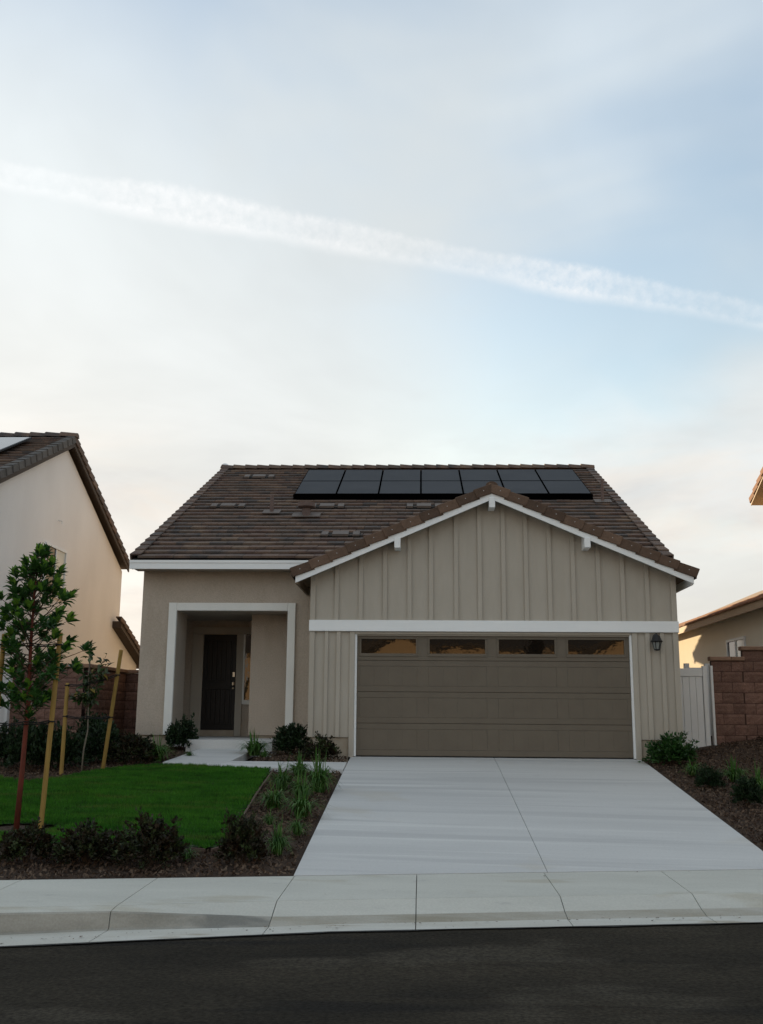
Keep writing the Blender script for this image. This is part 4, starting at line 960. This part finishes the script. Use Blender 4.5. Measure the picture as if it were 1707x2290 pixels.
for i, (x, y, w, h, lab) in enumerate((
    (-5.80, -.80, .60, .52, 'arching strap-leaved clump left of the front path, before the porch shrub'),
    (-4.27, .05, .64, .46, 'arching strap-leaved clump right of the front path by the landing'),
    (-3.19, -2.20, .52, .38, 'strap-leaved clump at the top of the driveway bed beside the path'),
    (-2.76, -3.50, .52, .60, 'tallest strap-leaved clump, beside the driveway'),
    (-3.30, -3.35, .50, .42, 'strap-leaved clump beside the lawn edging, upper bed'),
    (-3.22, -4.75, .50, .42, 'strap-leaved clump beside the lawn edging, middle of the bed'),
    (-2.78, -5.30, .54, .46, 'broad strap-leaved clump in the middle of the driveway bed'),
    (-2.95, -4.0, .46, .40, 'strap-leaved clump in the crowd between lawn and driveway'),
    (-3.12, -5.75, .20, .22, 'smallest tuft in the driveway bed near the edging'),
    (-2.73, -6.25, .30, .30, 'small bright tuft in the lower driveway bed'),
    (-2.82, -7.20, .34, .38, 'upright tuft beside the reddish shrub at the bed corner'),
    (-3.71, -7.55, .26, .22, 'small tuft between the dark shrubs before the lawn'),
    (3.05, -1.55, .44, .32, 'small strap-leaved clump before the garage corner shrub'),
    (3.57, -1.98, .50, .38, 'bright strap-leaved clump in the middle of the right bed'),
    (3.63, -3.0, .44, .44, 'strap-leaved clump at the right edge of the photo'),
    (-5.35, -.35, .2, .2, 'tiny tuft left of the front path'),
    (-4.05, -.25, .25, .2, 'tiny tuft under the porch-side clump'))): clump(x, y, w, h, lab, i)

# leaves for the young trees
def leaf_mesh(name, matn, L=.11, W=.023):
    b = MB(); b.add([(0, 0, 0), (W*.8, L*.35, .010), (W, L*.62, .012), (0, L, -.006), (-W, L*.62, .012), (-W*.8, L*.35, .010), (0, L*.36, 0), (0, L*.64, .002)],
          [(0, 1, 6), (1, 2, 7, 6), (2, 3, 7), (3, 4, 7), (4, 5, 6, 7), (5, 0, 6)]); return b, b.mesh(name, matn)
LEAF = {k: leaf_mesh('leaf', k) for k in ('leaf_dark', 'leaf_bright', 'leaf_olive', 'leaf_gold')}
def leaf_rot(d, roll=0.):
    d = Vector(d).normalized(); s = d.cross(Vector((0, 0, 1))); s = s.normalized() if s.length > .05 else Vector((1, 0, 0)); nrm = s.cross(d)
    return basis(s, d, nrm) @ Matrix.Rotation(roll, 3, 'Y')
def rosette(out, p, axis, n, L, bright, r):
    axis = Vector(axis).normalized(); a0 = axis.orthogonal().normalized(); b0 = axis.cross(a0); k = 0
    for i in range(n):
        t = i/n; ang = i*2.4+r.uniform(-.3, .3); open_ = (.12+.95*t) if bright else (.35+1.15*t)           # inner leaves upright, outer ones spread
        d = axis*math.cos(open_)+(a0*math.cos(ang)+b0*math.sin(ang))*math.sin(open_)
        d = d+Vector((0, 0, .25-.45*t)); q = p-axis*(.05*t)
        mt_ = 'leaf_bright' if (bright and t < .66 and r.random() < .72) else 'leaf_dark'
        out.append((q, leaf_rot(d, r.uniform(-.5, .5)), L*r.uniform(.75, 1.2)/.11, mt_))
tr = thing('young_tree', 'young evergreen tree with a red-brown trunk staked in the lawn', 'tree', (-6.0, -6.34, -.62))
r = random.Random(4); leaves = []
tb = MB(); TP = [(-6.0, -6.34, -.66), (-5.985, -6.335, .0), (-5.97, -6.34, .9), (-5.985, -6.36, 1.5), (-5.995, -6.34, 2.1), (-5.99, -6.33, 2.58)]
tb.tube(TP, [.036, .030, .026, .020, .013, .005], 9); tb.build('trunk', 'trunk_red', tr, smooth=True)
br = MB()
def trunk_at(z):
    for (a, b_) in zip(TP[:-1], TP[1:]):
        if a[2] <= z <= b_[2]: t = (z-a[2])/(b_[2]-a[2]); return Vector(a).lerp(Vector(b_), t)
    return Vector(TP[-1])
ENV = [(.70, .28), (.9, .50), (1.2, .56), (1.6, .52), (2.0, .44), (2.3, .34), (2.55, .17), (2.7, .05)]
def env(z):
    for (a, ra), (b_, rb) in zip(ENV[:-1], ENV[1:]):
        if a <= z <= b_: return ra+(rb-ra)*(z-a)/(b_-a)
    return .05
for i in range(98):
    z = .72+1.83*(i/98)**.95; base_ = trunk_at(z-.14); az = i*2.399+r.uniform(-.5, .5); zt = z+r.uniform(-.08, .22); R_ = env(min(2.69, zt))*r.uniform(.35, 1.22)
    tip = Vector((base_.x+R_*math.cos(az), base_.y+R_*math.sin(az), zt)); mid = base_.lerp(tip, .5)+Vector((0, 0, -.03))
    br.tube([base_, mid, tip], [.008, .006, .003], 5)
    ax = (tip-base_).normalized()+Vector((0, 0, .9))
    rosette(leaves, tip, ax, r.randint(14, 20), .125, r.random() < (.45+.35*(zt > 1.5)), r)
    for t in (.45, .72):
        if r.random() < .5: rosette(leaves, base_.lerp(tip, t)+Vector((r.uniform(-.05, .05), r.uniform(-.05, .05), r.uniform(-.02, .05))), ax+Vector((r.uniform(-.6, .6), r.uniform(-.6, .6), 0)), r.randint(6, 9), .105, False, r)
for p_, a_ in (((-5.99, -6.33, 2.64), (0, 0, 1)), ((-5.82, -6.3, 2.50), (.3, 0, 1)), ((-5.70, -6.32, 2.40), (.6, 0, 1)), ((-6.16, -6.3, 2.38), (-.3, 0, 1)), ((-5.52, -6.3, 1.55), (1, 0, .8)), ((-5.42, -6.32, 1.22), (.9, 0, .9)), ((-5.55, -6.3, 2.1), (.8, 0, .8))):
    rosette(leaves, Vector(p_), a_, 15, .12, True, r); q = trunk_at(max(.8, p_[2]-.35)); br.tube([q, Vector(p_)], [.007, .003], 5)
br.build('branches', 'twig', tr)
for _ in range(9): 
    i = r.randrange(len(leaves)); q = leaves[i]; leaves[i] = (q[0], q[1], q[2], 'leaf_gold')
leaves.sort(key=lambda q: q[0].y+(5 if q[0].x < -6.35 else 0))
rest = {}
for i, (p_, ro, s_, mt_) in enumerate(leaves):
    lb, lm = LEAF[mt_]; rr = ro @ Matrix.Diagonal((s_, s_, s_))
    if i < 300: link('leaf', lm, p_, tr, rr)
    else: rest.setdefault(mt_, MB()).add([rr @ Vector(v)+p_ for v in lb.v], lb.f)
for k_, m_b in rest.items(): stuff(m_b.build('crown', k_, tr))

sp = thing('sapling', 'thin grey-stemmed sapling with sparse leaves between two stakes behind the lawn', 'tree', (-6.59, -2.34, -.23))
b = MB(); b.tube([(-6.59, -2.34, -.26), (-6.575, -2.34, .15), (-6.53, -2.34, .45), (-6.55, -2.33, .85), (-6.57, -2.34, 1.3), (-6.575, -2.34, 1.78)], [.014, .013, .012, .011, .008, .004], 7); b.build('trunk', 'trunk_grey', sp, smooth=True)
b = MB(); r = random.Random(12)
tips = [(-6.575, -2.34, 1.80), (-6.72, -2.30, 1.45), (-6.30, -2.36, 1.62), (-6.36, -2.3, 1.35), (-6.78, -2.36, 1.1), (-6.40, -2.4, 1.15), (-6.66, -2.30, 1.25), (-6.52, -2.38, 1.38), (-6.82, -2.3, .98), (-6.46, -2.3, 1.0), (-6.25, -2.34, 1.5), (-6.62, -2.4, 1.0), (-6.55, -2.3, 1.1)]
for t_ in tips:
    q = Vector((-6.555, -2.335, max(.8, t_[2]-.45))); tip = Vector(t_); b.tube([q, q.lerp(tip, .55)+Vector((0, 0, -.03)), tip], [.007, .005, .0025], 5)
    for j in range(r.randint(13, 18)):
        f = r.uniform(.35, 1.02); p_ = q.lerp(tip, f); d = Vector((r.uniform(-1, 1), r.uniform(-1, 1), r.uniform(-.9, .75)))
        mt_ = 'leaf_gold' if r.random() < .07 else ('leaf_olive' if r.random() < .7 else 'leaf_dark'); s_ = r.uniform(.95, 1.55)
        link('leaf', LEAF[mt_][1], p_, sp, leaf_rot(d, r.uniform(-.6, .6)) @ Matrix.Diagonal((s_, s_, s_)))
b.build('branches', 'twig', sp)

# stakes and ties
def stake(p0, p1, rad, label):
    b = MB(); p0, p1 = Vector(p0), Vector(p1); b.tube([p0, p0.lerp(p1, .5), p1-(p1-p0).normalized()*.01, p1], [rad, rad, rad, rad*.8], 10)
    return tag(b.build('tree_stake', 'stake_wood', org=tuple(p0)), label, 'stake', 'round wooden tree stakes')
stake((-5.73, -6.30, -.70), (-5.64, -6.34, 1.66), .030, 'stake right of the red-trunked tree in the lawn')
stake((-6.36, -6.36, -.70), (-6.325, -6.34, 1.64), .030, 'stake left of the red-trunked tree, at the photo edge')
stake((-6.90, -2.36, -.30), (-6.905, -2.34, 1.18), .031, 'shorter stake left of the sapling')
stake((-6.38, -1.96, -.26), (-6.085, -2.30, 1.71), .031, 'leaning stake right of the sapling')
def tie(pts, label):
    b = MB()
    for p, q in zip(pts[:-1], pts[1:]):
        for dz in (0., .028):
            b.tube([(p[0], p[1]-.012, p[2]+dz), ((p[0]+q[0])/2, (p[1]+q[1])/2-.02, (p[2]+q[2])/2-.012+dz*.6), (q[0], q[1]-.012, q[2]+dz)], .008, 6)
    for p in (pts[0], pts[-1]): b.tube([(p[0]+.037*math.cos(a), p[1]+.037*math.sin(a), p[2]+.012) for a in np.linspace(0, 6.2832, 13)], .010, 6)
    tag(b.build('tree_tie', 'rubber'), label, 'tree tie', 'black rubber tree ties')
tie([(-6.345, -6.345, .56), (-5.975, -6.37, .575), (-5.68, -6.325, .595)], 'lower black tie from the lawn tree trunk to its stakes')
tie([(-6.33, -6.34, 1.5), (-5.985, -6.38, 1.50), (-5.648, -6.34, 1.50)], 'upper black tie hidden among the lawn tree leaves')
tie([(-6.903, -2.345, .65), (-6.545, -2.36, .635), (-6.245, -2.12, .64)], 'lower black tie holding the sapling between its stakes')
tie([(-6.905, -2.34, 1.13), (-6.565, -2.36, 1.16), (-6.14, -2.24, 1.30)], 'upper black tie holding the sapling between its stakes')
